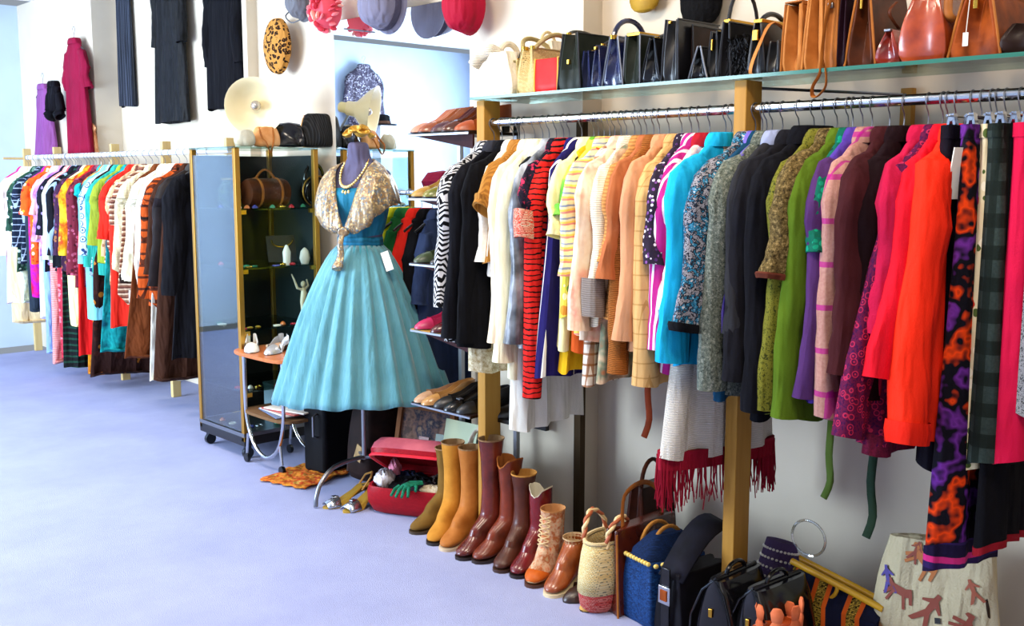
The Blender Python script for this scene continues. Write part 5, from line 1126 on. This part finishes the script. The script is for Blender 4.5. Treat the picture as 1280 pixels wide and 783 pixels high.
tt = thing('tote_bag', 'cream tote bag with yellow print standing behind the farthest boots', 'bag', (2.85, 3.2, 0), R(-55))
m = MB(); gusset_body(m, .24, .1, .06, .33, .01); m.build('body', M('blotch', 'e0d8b8', 'c8b060', 'e4dcc4', s=1.4), tt)
for s_ in (-1, 1): MB().tube(arch(.11, .12, .325, s_ * .025), .007, 8, flatten=(1, .4)).build('handle', M('plain', 'e0d8c4'), tt)

# red suitcase
sp_ = hit(516, 640, 2, 0); SUX, SUY = sp_.x + .05, sp_.y + .02
rs = thing('suitcase', 'open red quilted suitcase spilling gloves and scarves on the carpet', 'suitcase', (SUX, SUY, 0), R(-62))
REDQ = M('weave', 'b01824', '96101e', s=1.6, rough=.35, bump=.6)
def rrect(a, b_, n=28, e=.4): return [sup(2 * PI * i / n, a, b_, e) for i in range(n)]
SA, SB = .205, .145
rings = [[(x * q_, y * q_, z) for x, y in rrect(SA, SB)] for z, q_ in ((0, .8), (.012, .93), (.05, 1.03), (.1, 1.04), (.125, 1.0), (.125, .95), (.04, .93))]
MB().loft(rings, True, True).build('case_bottom', REDQ, rs)
Lr = Matrix.Rotation(R(-62), 3, 'X')
def lid(ps): return [Vector((0, .17, .13)) + Lr @ Vector((x, y, z)) for x, y, z in ps]
LR = Matrix.Rotation(R(48), 3, 'X')
def lidp(x, y, z): return Vector((0, SB - .005, .125)) + LR @ Vector((x, y - .0, z))
rings = [[lidp(x * q_, (y * q_ - SB), z) for x, y in rrect(SA, SB)] for z, q_ in ((0, .93), (.0, 1.0), (.03, 1.04), (.06, 1.0), (.085, .9), (.09, .8))]
LR = Matrix.Rotation(R(-30), 3, 'X')
rings = [[lidp(x * q_, (y * q_ - SB), z) for x, y in rrect(SA, SB)] for z, q_ in ((.03, .93), (.0, .94), (.0, 1.0), (.03, 1.04), (.06, 1.0), (.085, .9), (.09, .8))]
m = MB(); m.cur = 0; m.loft(rings[:4], True, False); m.cur = 1; m.loft(rings[3:], False, True); m.build('lid', [REDQ, M('leather', 'c0606a', 'a84c58', rough=.5)], rs)
MB().tube([lidp(x, y - SB, 0) for x, y in rrect(SA + .004, SB + .004) + [rrect(SA + .004, SB + .004)[0]]], .007, 6).build('zip', flat('e02030', .4), rs)
rc = random.Random(9)
items = [('black silk scarf heaped in the middle of the open red suitcase', 'scarf', '121016', (0, 0, .09), (.15, .1, .05)), ('navy wool scarf under the lid of the open red suitcase', 'scarf', '1c2038', (-.08, .06, .1), (.1, .07, .045)), ('grey brown scarf at the right of the open red suitcase', 'scarf', '4a403c', (.12, .04, .1), (.08, .08, .045)), ('dark plum scarf at the front of the open red suitcase', 'scarf', '2c1824', (.05, -.07, .1), (.1, .05, .035)), ('white lace cloth at the left corner of the open red suitcase', 'cloth', 'd8d4dc', (-.19, -.03, .13), (.045, .06, .04)), ('pink ribbon roll by the lid of the open red suitcase', 'ribbon', 'e890a8', (-.17, .06, .15), (.03, .03, .05)), ('beige pearl strings at the right front of the open red suitcase', 'beads', 'c8b89c', (.14, -.11, .12), (.07, .035, .02))]
Mrot = Matrix.Rotation(R(-62), 3, 'Z')
for lab, cat, c_, p, r_ in items:
    m = MB(); base = []
    nu, nv = 26, 14
    for k in range(nv + 1):
        ph = -PI / 2 + PI * k / nv; q = max(math.cos(ph), .03)
        base.append([(r_[0] * q * math.cos(t) * (1 + .12 * math.sin(5 * t + 3 * ph + p[0] * 50)), r_[1] * q * math.sin(t) * (1 + .12 * math.sin(4 * t - 2 * ph)), r_[2] * math.sin(ph) * (1 + .3 * math.sin(7 * t + 2 * k))) for t in (2 * PI * i / nu for i in range(nu))])
    m.loft(base); o = m.build(cat, M('plain', c_, bump=.8), None); w_ = Mrot @ (Vector(p) * .82); o.location = (SUX + w_.x, SUY + w_.y, p[2]); o.rotation_euler = (0, 0, R(-62)); tag(o, lab, cat)
gl = thing('glove', 'green knitted glove draped over the front edge of the red suitcase', 'glove', tuple(Vector((SUX, SUY, .14)) + Mrot @ Vector((.0, -.125, 0))), R(-62))
m = MB(); m.tube([(.06, .03, .012), (.02, .0, .012), (-.0, -.03, .006)], [.022, .03, .026], 12, flatten=(1, .4))
for k, (dx, l_) in enumerate(((-.024, .05), (-.008, .06), (.008, .058), (.022, .045))): m.tube([(dx, -.03, .006), (dx * 1.4, -.03 - l_ * .5, -.002), (dx * 1.7, -.03 - l_, -.025)], [.009, .008, .006], 8)
m.tube([(.03, .0, .01), (.055, -.02, .006), (.06, -.045, -.005)], [.009, .008, .006], 8); m.build('knit', M('knit', '1e7a5c', s=4), gl)

# silver sandals
def sandal(label, loc, rz):
    b = thing('sandal', label, 'sandal', loc, rz); L = .24; heel = .075; W = .036
    def zf(x): q = max(0, min(1, (x - .08) / (L - .14))); return heel * q * q * (3 - 2 * q)
    st = [(0, .004), (.01, .018), (.03, .03), (.06, W), (.09, W), (.13, .028), (.18, .024), (L - .02, .026), (L, .012)]
    ol = [(x, y) for x, y in st] + [(x, -y) for x, y in reversed(st)]
    MB().loft([[(x - L / 2, y, zf(x)) for x, y in ol], [(x - L / 2, y, zf(x) + .007) for x, y in ol]]).build('sole', flat('c8a040', .3, .5), b)
    MB().loft([[(L / 2 - .02 + a * q, bb * q, z) for a, bb in ((-.02, -.018), (.016, -.014), (.018, 0), (.016, .014), (-.02, .018))] for q, z in ((.45, 0), (.5, .04), (1.1, heel + .003))]).build('heel', flat('3a3430', .3), b)
    SV = flat('b8bcc4', .22, .9)
    MB().loft([[(x - L / 2, W * 1.05 * math.cos(t), .006 + hz * math.sin(t)) for t in (PI * i / 10 for i in range(11))] for x, hz in ((.012, .018), (.04, .032), (.075, .042))], closed=False).build('toe_strap', SV, b, solid=.003)
    MB().tube([(L / 2 - .06, .028, heel - .01), (L / 2 - .015, .03, heel + .045), (L / 2 + .005, 0, heel + .06), (L / 2 - .015, -.03, heel + .045), (L / 2 - .06, -.028, heel - .01)], .005, 6).build('ankle_strap', flat('a87c38', .35, .3), b)
    MB().box((-L / 2 + .055, 0, .048), (.025, .02, .006)).build('buckle', CHROME, b, bevel=.001); return b
p = hit(430, 632, 2, 0); sandal('silver toed high heel sandal left under the mannequin stand', (p.x + .02, p.y, 0), R(-12))
p = hit(455, 634, 2, 0); sandal('silver toed high heel sandal right, nearer the red suitcase', (p.x + .0, p.y - .0, 0), R(5))

# ------------------------------------------------------------------ bags on the floor, right
FB = dict()
wb = thing('straw_basket', 'pale straw basket bag with red woven base beside the boot row', 'basket', (2.66, hit(757, 740, 0, 2.66).y, 0), R(10))
prof = [(.085, 0), (.1, .02), (.108, .07), (.104, .13), (.094, .2), (.082, .245)]
def lring(z, r, n=32): return [(r * math.cos(t) * 1.25, r * math.sin(t) * .72, z) for t in (2 * PI * i / n for i in range(n))]
MB().loft([lring(z, r) for r, z in prof[2:]], False, False).build('wicker_side', M('weave', 'fce8b0', 'f0cc84', s=1.3, bump=1.2), wb, solid=.006)
MB().loft([lring(z, r * 1.01) for r, z in prof[:3]] , True, False).build('woven_base', M('weave', 'd8403c', 'e8988a', s=1.6, bump=1), wb)
MB().tube([Vector(v) for v in lring(.245, .084)] + [Vector(lring(.245, .084)[0])], .007, 6).build('rim', M('weave', 'e8d4a4', 'd8bc84', s=3), wb)
def twist(pts, r, c1, c2, parent):
    pts = smooth_path(pts, 6)
    for ph, c in ((0, c1), (PI, c2)):
        q = [p_ + Vector((math.cos(ph + i * 1.1) * r * .6, math.sin(ph + i * 1.1) * r * .6, math.sin(ph + i * 1.1) * r * .3)) for i, p_ in enumerate(pts)]
        MB().tube(q, r, 8).build('handle', flat(c, .5), parent)
for s_ in (-1, 1): twist([(-.07, s_ * .045, .23), (-.06, s_ * .05, .29), (0, s_ * .06, .33), (.06, s_ * .05, .29), (.07, s_ * .045, .23)], .007, 'a8542c', 'e8c890', wb)

def floorbag(kind, label, px, x, w, T, h, t1, mat, rz=0, g=.03, y=None, rowpy=740, **kw):
    yy = y or hit(px, rowpy, 0, x).y
    b = thing(kind, label, kw.get('cat', 'handbag'), (x, yy, 0), rz)
    m = MB(); gusset_body(m, w, T, T * t1, h, g, belly=kw.get('belly', .05)); m.build('body', mat, b, bevel=.003); return b
MAH = M('leather', '5c2210', '34120a', rough=.2, spec=.7, bump=.05)
b = floorbag('leather_tote', 'tall mahogany leather tote with folded front beside the straw basket', 800, 2.76, .34, .1, .3, .5, MAH, g=.05)
MB().tube(smooth_path([(-.1, 0, .29), (-.08, .01, .4), (.02, .01, .43), (.1, 0, .38), (.12, 0, .29)], 5), .009, 8, flatten=(1, .4)).build('handle', TAN, b)
MB().tube([(-.17, -.045, .0), (-.165, -.03, .29)], .004, 6).build('piping', TAN, b)
b2 = floorbag('leather_bag', 'dark brown leather bag with arched handles behind the mahogany tote', 812, 2.98, .2, .12, .36, .5, M('leather', '3c1a10', '200e08', rough=.35), g=.02)
MB().tube(arch(.12, .1, .35), .008, 8).build('handle', BRN, b2)
NV = M('weave', '24508f', '142a55', s=1.2, bump=2, rough=.5)
b = thing('woven_bag', 'navy blue woven bag with row of yellow beads under its flap', 'handbag', (2.73, hit(815, 760, 0, 2.66).y, 0), R(-12))
m = MB(); gusset_body(m, .26, .16, .13, .225, .012, belly=.08); m.build('body', NV, b, bevel=.004)
MB().loft([[(x * q_, y * q_, z) for x, y in rrect(.128, .066, 24, .6)] for z, q_ in ((.22, 1.0), (.25, .95), (.275, .7), (.3, .45))]).build('flap', M('weave', '18305c', '101f3c', s=2.0, bump=1), b)
for i in range(9): MB().ell((-.125, -.06 + .015 * i, .225), (.009, .008, .008), 8, 6).build('bead', flat('e0c060', .35), b)
for i in range(6): MB().ell((-.11 + .03 * i, -.082, .222), (.01, .008, .008), 8, 6).build('bead', flat('e0c060', .35), b)
for s_ in (-1, 1): MB().tube(arch(.14, .09, .23, s_ * .03 + .02), .007, 8).build('handle', M('weave', 'c88a40', 'a86a28', s=4), b)
b = floorbag('leather_holdall', 'black suede bag with standing flap and buckled strap before the near wooden post', 868, 2.72, .26, .13, .22, .6, M('leather', '14121a', '0a090c', rough=.6), g=.02, rz=R(-5))
m = MB(); rg_ = []
for k in range(9):
    s_ = k / 8; rg_.append([(-.12 + .25 * s_, -.055, .2 + .14 * math.sin(s_ * 1.9)), (-.12 + .25 * s_, .05, .2 + .16 * math.sin(s_ * 1.9))])
m.loft(rg_, closed=False); m.build('flap', M('leather', '1a1a26', '0e0d12', rough=.75), b, solid=.008)
MB().box((-.139, .0, .12), (.008, .035, .24)).build('strap', BLG, b, bevel=.002)
bk = MB().box((-.146, 0, .15), (.006, .05, .06)).build('buckle', CHROME, b, bevel=.002); MB().box((-.15, 0, .15), (.005, .028, .035)).build('buckle_inlay', M('leather', '9a4a1c', '6a2c0e'), bk, bevel=.001)
def doctor(label, px, x, h, dx, rz, y=None):
    yy = hit(px, 770, 0, x - dx / 2).y
    b = thing('doctor_bag', label, 'handbag', (x, yy, 0), rz)
    rings = []
    for k in range(12):
        s_ = k / 11; tt_ = .085 * (math.cos(s_ * PI / 2 * .93)) ** .55 + .004; rings.append([(sup(t, dx / 2 * (1 - .1 * s_ ** 3), tt_, .45)[0], sup(t, dx / 2, tt_, .6)[1], h * s_) for t in (2 * PI * i / 28 for i in range(28))])
    MB().loft(rings).build('body', BLG, b)
    MB().tube([(-dx * .42, 0, h + .002), (dx * .42, 0, h + .002)], .007, 8).build('frame', BLG, b)
    MB().tube(arch(.1, .035, h), .007, 8).build('handle', BLG, b); MB().box((-dx / 2 - .001, 0, h * .6), (.006, .014, .028)).build('clasp', GOLD, b, bevel=.002)
    for s_ in (-1, 1): MB().tube([(-dx / 2 * .99, s_ * .08, .02), (-dx / 2 * .99, s_ * .075, h * .5), (-dx / 2 * .93, s_ * .04, h * .85), (-dx / 2 * .88, 0, h)], .004, 6).build('piping', BLG, b)
    return b
doctor('rounded black patent doctor bag with gold clasp in front of the near post', 888, 2.70, .25, .26, R(0))
doctor('second black doctor bag, right of the one in front of the post', 938, 2.73, .25, .28, R(-4))
b = thing('leather_flower_bag', 'orange brown petal cut leather bag at the bottom edge', 'handbag', (2.63, hit(966, 790, 0, 2.6).y, 0), 0)
MB().loft([[(x * q_, y * q_, z) for x, y in rrect(.08, .08, 20, .8)] for z, q_ in ((0, .9), (.08, 1.1), (.15, .9), (.17, .6))]).build('body', COG, b)
for k in range(14):
    a = k * .9; z = .12 + .006 * k; MB().lathe([(.003, 0), (.016, .01), (.02, .035), (.012, .05), (.003, .052)], (.065 * math.cos(a), .065 * math.sin(a), z), 8, sy=.4, rot=Matrix.Rotation(a + PI / 2, 3, 'Z')).build('petal', M('leather', 'e0784c', 'b8542c', rough=.5), b)
# purple beaded bag with ring handle
py_ = hit(975, 720, 0, 2.93).y
b = thing('beaded_bag', 'purple bag with rows of white beads and a clear ring handle by the wall', 'handbag', (2.93, py_, 0), R(0))
rings = []
for k in range(12):
    s_ = k / 11; rings.append([(.035 * math.cos(t) * (1 - .5 * s_), (.12 - .065 * s_) * math.sin(t),   .09 + .21 * s_) for t in (2 * PI * i / 28 for i in range(28))])
MB().loft([[(x * 1.1, y * 1.05, 0) for x, y, z in rings[0]]] + rings).build('body', M('plain', '4a3858', bump=.8), b)
for j in range(6):
    m = MB(); z = .11 + .032 * j; wy = .12 - .065 * (z - .09) / .21
    for i in range(15):
        t = PI + PI * (i / 14 - .5) ; m.ell((.037 * (1 - .5 * (z - .09) / .21) * math.cos(t), wy * math.sin(t), z), (.0055, .0055, .0045), 6, 4)
    m.build('bead_row', flat('e0d8c8', .3), b)
MB().tube([(0, -.1 + .06 * math.cos(t), .335 + .058 * math.sin(t)) for t in (2 * PI * i / 30 for i in range(31))], .0045, 8).build('ring_handle', glass_mat('clear_acrylic', (.93, .92, .88), .25), b)
# bamboo handled striped bag
sy_ = hit(1045, 740, 0, 2.9).y
b = thing('striped_bag', 'navy, orange and black embroidered striped bag with yellow bamboo handle', 'handbag', (2.92, sy_, 0), 0)
ta = R(-9)
def T2(y, z): return (y * math.cos(ta) - z * math.sin(ta) * -1 * 0 , z)
yh = .155
zl, zr = .275, .21
def zt_(y): return zr + (zl - zr) * (y + yh) / (2 * yh)
rings = []
for k in range(9):
    s_ = k / 8; rings.append([((-.05 + .035 * s_) * 1 + (.1 - .07 * s_) * a, yy, zt_(yy) * s_ * .97) for a, yy in [(0, -yh), (0, yh)] + [(1, yh), (1, -yh)]])
m = MB()
stripes = [('16182e', .055), ('e0601c', .015), ('14100e', .03), ('e0601c', .015)]
yy = -yh; k = 0
while yy < yh - .001:
    c_, w_ = stripes[k % 4]; y2 = min(yh, yy + w_)
    m = MB(); m.loft([[(-.05, yy, 0), (.04, yy, 0), (.04, y2, 0), (-.05, y2, 0)], [(-.055, yy, .15), (.045, yy, .15), (.045, y2, .15), (-.055, y2, .15)], [(-.015, yy, zt_(yy) - .035), (.012, yy, zt_(yy) - .035), (.012, y2, zt_(y2) - .035), (-.015, y2, zt_(y2) - .035)]])
    m.build('stripe', M('plain', c_) if c_ != '14100e' else M('weave', '14100e', 'd8b040', s=1.5), b); yy = y2; k += 1
BAM = flat('d8a024', .25)
for xx in (-.022, .02):
    MB().tube([(xx, -yh - .005, zt_(-yh) - .02), (xx, -.05, zt_(-.05) - .018), (xx, yh + .005, zt_(yh) - .02)], .011, 10).build('bamboo_rail', BAM, b)
    MB().tube([(xx - .004, .13, zt_(.13) - .035)] + [(xx - .008, .06 + .07 * math.cos(t), zt_(.06) - .035 - .06 * math.sin(t)) for t in (PI * i / 14 for i in range(15))], .0065, 8).build('bamboo_handle', BAM, b)
# white tote with horses and figures
wy = hit(1163, 730, 0, 2.9).y
b = thing('printed_tote', 'cream canvas tote printed with red brown riders and horses, beneath the silk dress', 'bag', (2.93, wy, 0), R(0))
tw, thh = .2, .43
rings = []
for k in range(10):
    s_ = k / 9; rings.append([(sup(t, .07 * (1 - .55 * s_) * (1 + .2 * math.sin(PI * s_)), 1)[0] + .03 * s_, sup(t, 1, tw * (1 - .22 * s_ ** 2) * .98, .7)[1] + .006 * math.sin(6 * t + 5 * s_), thh * s_ - .02 * math.sin(t) * s_ ** 4) for t in (2 * PI * i / 32 for i in range(32))])
MB().loft(rings).build('body', M('plain', 'cdbd98', bump=.6), b)
for s_ in (-1,): MB().tube(smooth_path([(.02, -.08, .42), (.01, -.13, .36), (-.01, -.16, .28), (.0, -.17, .2)], 4), .006, 6).build('handle', M('plain', '3a2a20'), b)
def decal(pts, c, oy, oz, sc_, ang, name='printed_figure'):
    sc_ *= 1.2
    ca, sa = math.cos(ang), math.sin(ang); vs = []
    for u, v in pts:
        yv = oy - (u * ca - v * sa) * sc_; zv = oz + (u * sa + v * ca) * sc_; s_ = zv / thh
        e = min(.999, abs(yv) / (tw * .98 * (1 - .22 * s_ ** 2)))
        cosv = (1 - e ** (2 / .7)) ** .5 if e < 1 else 0
        xv = -.07 * (1 - .55 * s_) * (1 + .2 * math.sin(PI * s_)) * (cosv ** .75 if cosv > 0 else 0) + .03 * s_ - .0035
        vs.append((xv, yv, zv))
    m = MB(); m.add(vs, [tuple(range(len(vs)))]); return m.build(name, flat(c, .7), b, smooth=False)
HORSE = [(-1, .3), (-.75, .55), (-.5, .35), (.3, .35), (.6, .5), (.75, .2), (.9, -.3), (.75, -.35), (.6, 0), (.4, -.1), (.6, -.7), (.45, -.75), (.2, -.1), (-.3, -.1), (-.55, -.75), (-.7, -.7), (-.45, -.05), (-.8, -.5), (-.95, -.4), (-.6, .1), (-.75, .25), (-.95, .15)]
MAN = [(-.15, 1), (.1, 1), (.12, .75), (.3, .6), (.6, .35), (.55, .25), (.2, .4), (.2, .0), (.5, -.5), (.7, -.9), (.5, -.95), (.1, -.3), (-.2, -.9), (-.45, -.95), (-.1, 0), (-.15, .4), (-.5, .2), (-.55, .3), (-.15, .7)]
RB = '8a3a24'
for pts, c_, oy, oz, sc_, an in ((HORSE, 'b86a2c', .03, .365, .05, -.7), (MAN, RB, .06, .39, .028, -.4), (HORSE, RB, .09, .26, .045, -.2), (MAN, '4a3a8a', .135, .285, .035, .3), (MAN, RB, .0, .235, .05, -.6), (MAN, 'a04a34', -.06, .14, .05, -1.3), (HORSE, RB, -.12, .2, .05, -1.2), (MAN, 'a8583c', -.12, .32, .03, .4), (HORSE, '9a6a3c', .1, .13, .045, .1), (MAN, RB, .02, .12, .03, .9)):
    decal(pts, c_, oy, oz, sc_, an)
decal([(-.5, -.5), (.5, -.5), (.5, .5), (-.5, .5)], '1a1a20', -.035, .215, .014, .2, 'printed_mark')

# ------------------------------------------------------------------ hats and clothes hung on the walls
def wall_hat(kind, label, px, py, x, prof, mat, tiltx=0, sy=1, sx=1, band=None, extra=None, rot=None):
    p = hit(px, py, 0, x); b = thing(kind, label, 'hat', p)
    rot = rot or Matrix.Rotation(R(-90), 3, 'Y')
    MB().lathe(prof, (0, 0, 0), 28, rot=rot, sx=sx, sy=sy).build('crown', mat, b)
    if band: MB().lathe(band[0], (0, 0, 0), 28, rot=rot, sx=sx, sy=sy).build('hat_band', band[1], b)
    if extra: extra(b)
    return b
wall_hat('beret', 'leopard print beret hanging on the wall left of the mirror', 349, 58, XC - .08, [(.02, -.02), (.09, -.025), (.125, 0), (.12, .03), (.09, .05), (.04, .065), (.0, .068)], M('leopard', 'b8803c', '22140c', '6a4018', s=1.0), sx=1.25)
wall_hat('felt_hat', 'small grey felt hat with feather loops at the top edge over the beret', 379, 4, XC - .09, [(.0, .09), (.05, .085), (.08, .05), (.088, 0), (.1, -.01), (.09, -.015)], M('plain', '6a6a70'), extra=lambda b: [MB().tube(smooth_path([(-.02, .05, -.02), (-.05, .1, -.06), (-.04, .06, -.1), (-.02, .01, -.09)], 4), .004, 6).build('feather', flat('4a4a50'), b)])
def petals(b):
    r_ = random.Random(4)
    for i in range(70):
        th_, ph_ = r_.uniform(0, 2 * PI), r_.uniform(-.2, 1.4); d = Vector((-math.sin(ph_), math.cos(ph_) * math.cos(th_), math.cos(ph_) * math.sin(th_)))
        MB().lathe([(.003, 0), (.016, .008), (.02, .022), (.01, .03)], d * .085, 7, sy=.35, rot=Vector((0, 0, 1)).rotation_difference(d).to_matrix()).build('petal', flat(('e8485c', 'f07880', 'd83048', 'f4b0a0')[i % 4], .6), b)
wall_hat('flower_hat', 'coral red petal covered hat hanging at the left edge of the mirror', 411, 14, XM - .1, [(.0, .09), (.06, .075), (.09, .03), (.09, -.02)], flat('e04858', .7), extra=petals)
MB().tube([(.0, .0, 0), (.1, 0, 0)], .004, 6).build('wall_peg', STEEL).location = hit(430, 36, 0, XM - .1)
o = [q_ for q_ in bpy.data.objects if q_.name == 'wall_peg'][0]; tag(o, 'thin steel wall peg beside the coral petal hat', 'peg')
wall_hat('felt_hat', 'grey felt bowler hat hanging in front of the mirror top', 483, 6, XM - .14, [(.0, .13), (.06, .125), (.1, .1), (.118, .05), (.12, 0), (.135, -.012), (.138, -.02), (.12, -.02)], M('plain', '7a7688', rough=.8), band=([(.121, .0), (.124, .01), (.124, .03), (.12, .035)], M('plain', '4a4658')))
wall_hat('felt_hat', 'crimson felt hat with small studs hanging right of the mirror', 583, 8, XB - .1, [(.0, .1), (.05, .095), (.085, .06), (.095, 0), (.1, -.02), (.09, -.025)], M('plain', 'a0102c', rough=.7), sx=1.2, extra=lambda b: [MB().ell((-.075 - .01 * (i % 2), -.03 + .015 * i, -.02 - .012 * (i % 3)), (.004, .004, .004), 6, 4).build('stud', STEEL, b) for i in range(5)])
def onwall(kind, cat, label, x, px, py, hem, mat, rz=R(90), **kw):
    top_ = hit(px, py, 0, x); bot = hit(px, hem, 0, x); hg = kw.pop('hang', True)
    if hg: hanger((x, top_.y, top_.z), rz, 'hanger on the wall holding the ' + label.split(',')[0][:40], 1)
    return make_garment(kind, label, cat, (x, top_.y, top_.z), rz, mat, max(.3, top_.z - bot.z), **kw)
XW = XL - .07; XW2 = XA - .07
onwall('dress', 'dress', 'maroon crepe dress with short sleeves, high on the far left wall', XW2, 92, 36, 196, M('plain', '8a1034', rough=.8), sleeve=.3, w=.17, hw=.23, sw=.2, tagp=((.05, -.07, -.35), (.04, .003, .1)))
onwall('dress', 'dress', 'mauve satin dress with black jacket, leftmost on the far wall', XW2, 53, 94, 198, M('plain', '8a4a88', rough=.5), sleeve=0, w=.14, hw=.2)
onwall('jacket', 'jacket', 'short black velvet jacket over the mauve satin dress', XW2 - .06, 66, 90, 122, M('plain', '100c14'), sleeve=.2, w=.13, hw=.15, sw=.15, hang=False)
p = hit(112, 95, 0, XW2); onwall('scarf', 'scarf', 'orange brown shawl peeping out behind the maroon dress', XA - .03, 112, 140, 195, M('blotch', 'c87a4c', 'e8a878', 'a85a30'), sleeve=0, w=.1, hw=.12, th=.012, collar=None, hang=False)
onwall('scarf', 'scarf', 'long grey sheer fringed scarf on the bright far wall', XL - .03, 151, -60, 134, M('vstripe', '2a2e38', '444a58', '181b22', s=3), sleeve=0, w=.13, hw=.14, th=.015, collar=None, hang=False, straps=True)
onwall('dress', 'dress', 'long black crushed velvet dress, middle of the bright far wall', XW, 207, -75, 154, M('blotch', '060607', '161618', '080809', s=2, rough=.5), sleeve=.55, w=.2, hw=.24, sw=.23)
onwall('dress', 'dress', 'long plain black dress beside the white lamp on the bright far wall', XW, 276, -60, 137, M('plain', '0e0d14'), sleeve=.55, w=.19, hw=.23, sw=.22, nf=4)
# end wall: things seen in the mirror
yy = YE - .1
mp_ = hit(455, 72, 1, yy); xr = 2 * XM - mp_.x; zb_ = hit(455, 150, 1, yy).z
hanger((xr, yy, mp_.z), 0, 'hanger holding the silver grey sequined dress', 1)
make_garment('dress', 'silver grey sequined dress on the end wall, seen in the mirror', 'dress', (xr, yy, mp_.z), 0, M('sequin', '4a4454', '5a5464', 'a8a4b0', '3a3442', '443e4e', rough=.35, metal=.2, s=1.0), max(.6, mp_.z - zb_ + .25), sleeve=.45, w=.19, hw=.22)
mp_ = hit(478, 157, 1, YE - .35); xr = 2 * XM - mp_.x
st_ = thing('hat_stand', 'white column hat stand near the end wall, seen in the mirror', 'stand', (xr, YE - .35, 0))
MB().box((0, 0, (mp_.z - .0) / 2), (.16, .16, mp_.z)).build('column', flat('e4e6ea', .5), st_, bevel=.005); MB().box((0, 0, .02), (.26, .26, .04)).build('foot', flat('d4d6da', .5), st_, bevel=.004)
ht = thing('fedora_hat', 'black brimmed hat with brown band on the white stand, seen in the mirror', 'hat', (xr, YE - .35, mp_.z), 0)
MB().lathe([(.0, .11), (.06, .115), (.085, .1), (.095, .03), (.1, .012), (.16, .008), (.165, .014), (.16, .003), (.08, .0)], n=28).build('felt', M('plain', '121014'), ht); MB().lathe([(.098, .012), (.1, .016), (.098, .045), (.094, .046)], n=28, c0=False, c1=False).build('hat_band', M('plain', '5a3c2c'), ht)

# short rail with bright garments between the shoe rack and the mirror
wr = thing('wall_rail', 'short chrome rail with bright garments behind the shoe rack', 'rail', (3.08, 3.9, 1.42))
MB().tube([(0, -.28, 0), (0, .2, 0)], .012, 10).build('bar', CHROME, wr)
for yy in (-.25, .18): MB().tube([(0, yy, 0), (.15, yy, 0)], .008, 8).build('bracket', CHROME, wr)
for i, (lab, m_, dy) in enumerate((('yellow blouse behind the shoe rack', M('plain', 'e8d820'), .14), ('green blouse behind the shoe rack', M('plain', '2a7a3c'), .07), ('bright red blouse behind the shoe rack', M('plain', 'e0281c'), -.02), ('black skirt suit behind the shoe rack', M('plain', '101014'), -.1), ('dark blue denim jacket behind the shoe rack', M('plain', '283450'), -.18))):
    hanger((3.08, 3.9 + dy, 1.42), 0, 'hanger carrying the ' + lab, i)
    make_garment('blouse' if i < 3 else 'jacket', lab + ', on the short chrome rail', 'blouse' if i < 3 else 'jacket', (3.08, 3.9 + dy, 1.42), 0, m_, .55 if i < 3 else .9, sleeve=.35, w=.14, sw=.155, srx=.04)
ht = thing('beret', 'maroon knitted beret hooked on the wall above the short garment rail', 'hat', (3.08, 3.72, 1.425)); MB().lathe([(.05, 0), (.09, .02), (.1, .05), (.07, .09), (0, .1)], n=24).build('crown', M('knit', '7a1430', s=3), ht); MB().tube([(.0, 0, .08), (.185, 0, .1)], .005, 6).build('hook', STEEL, ht)
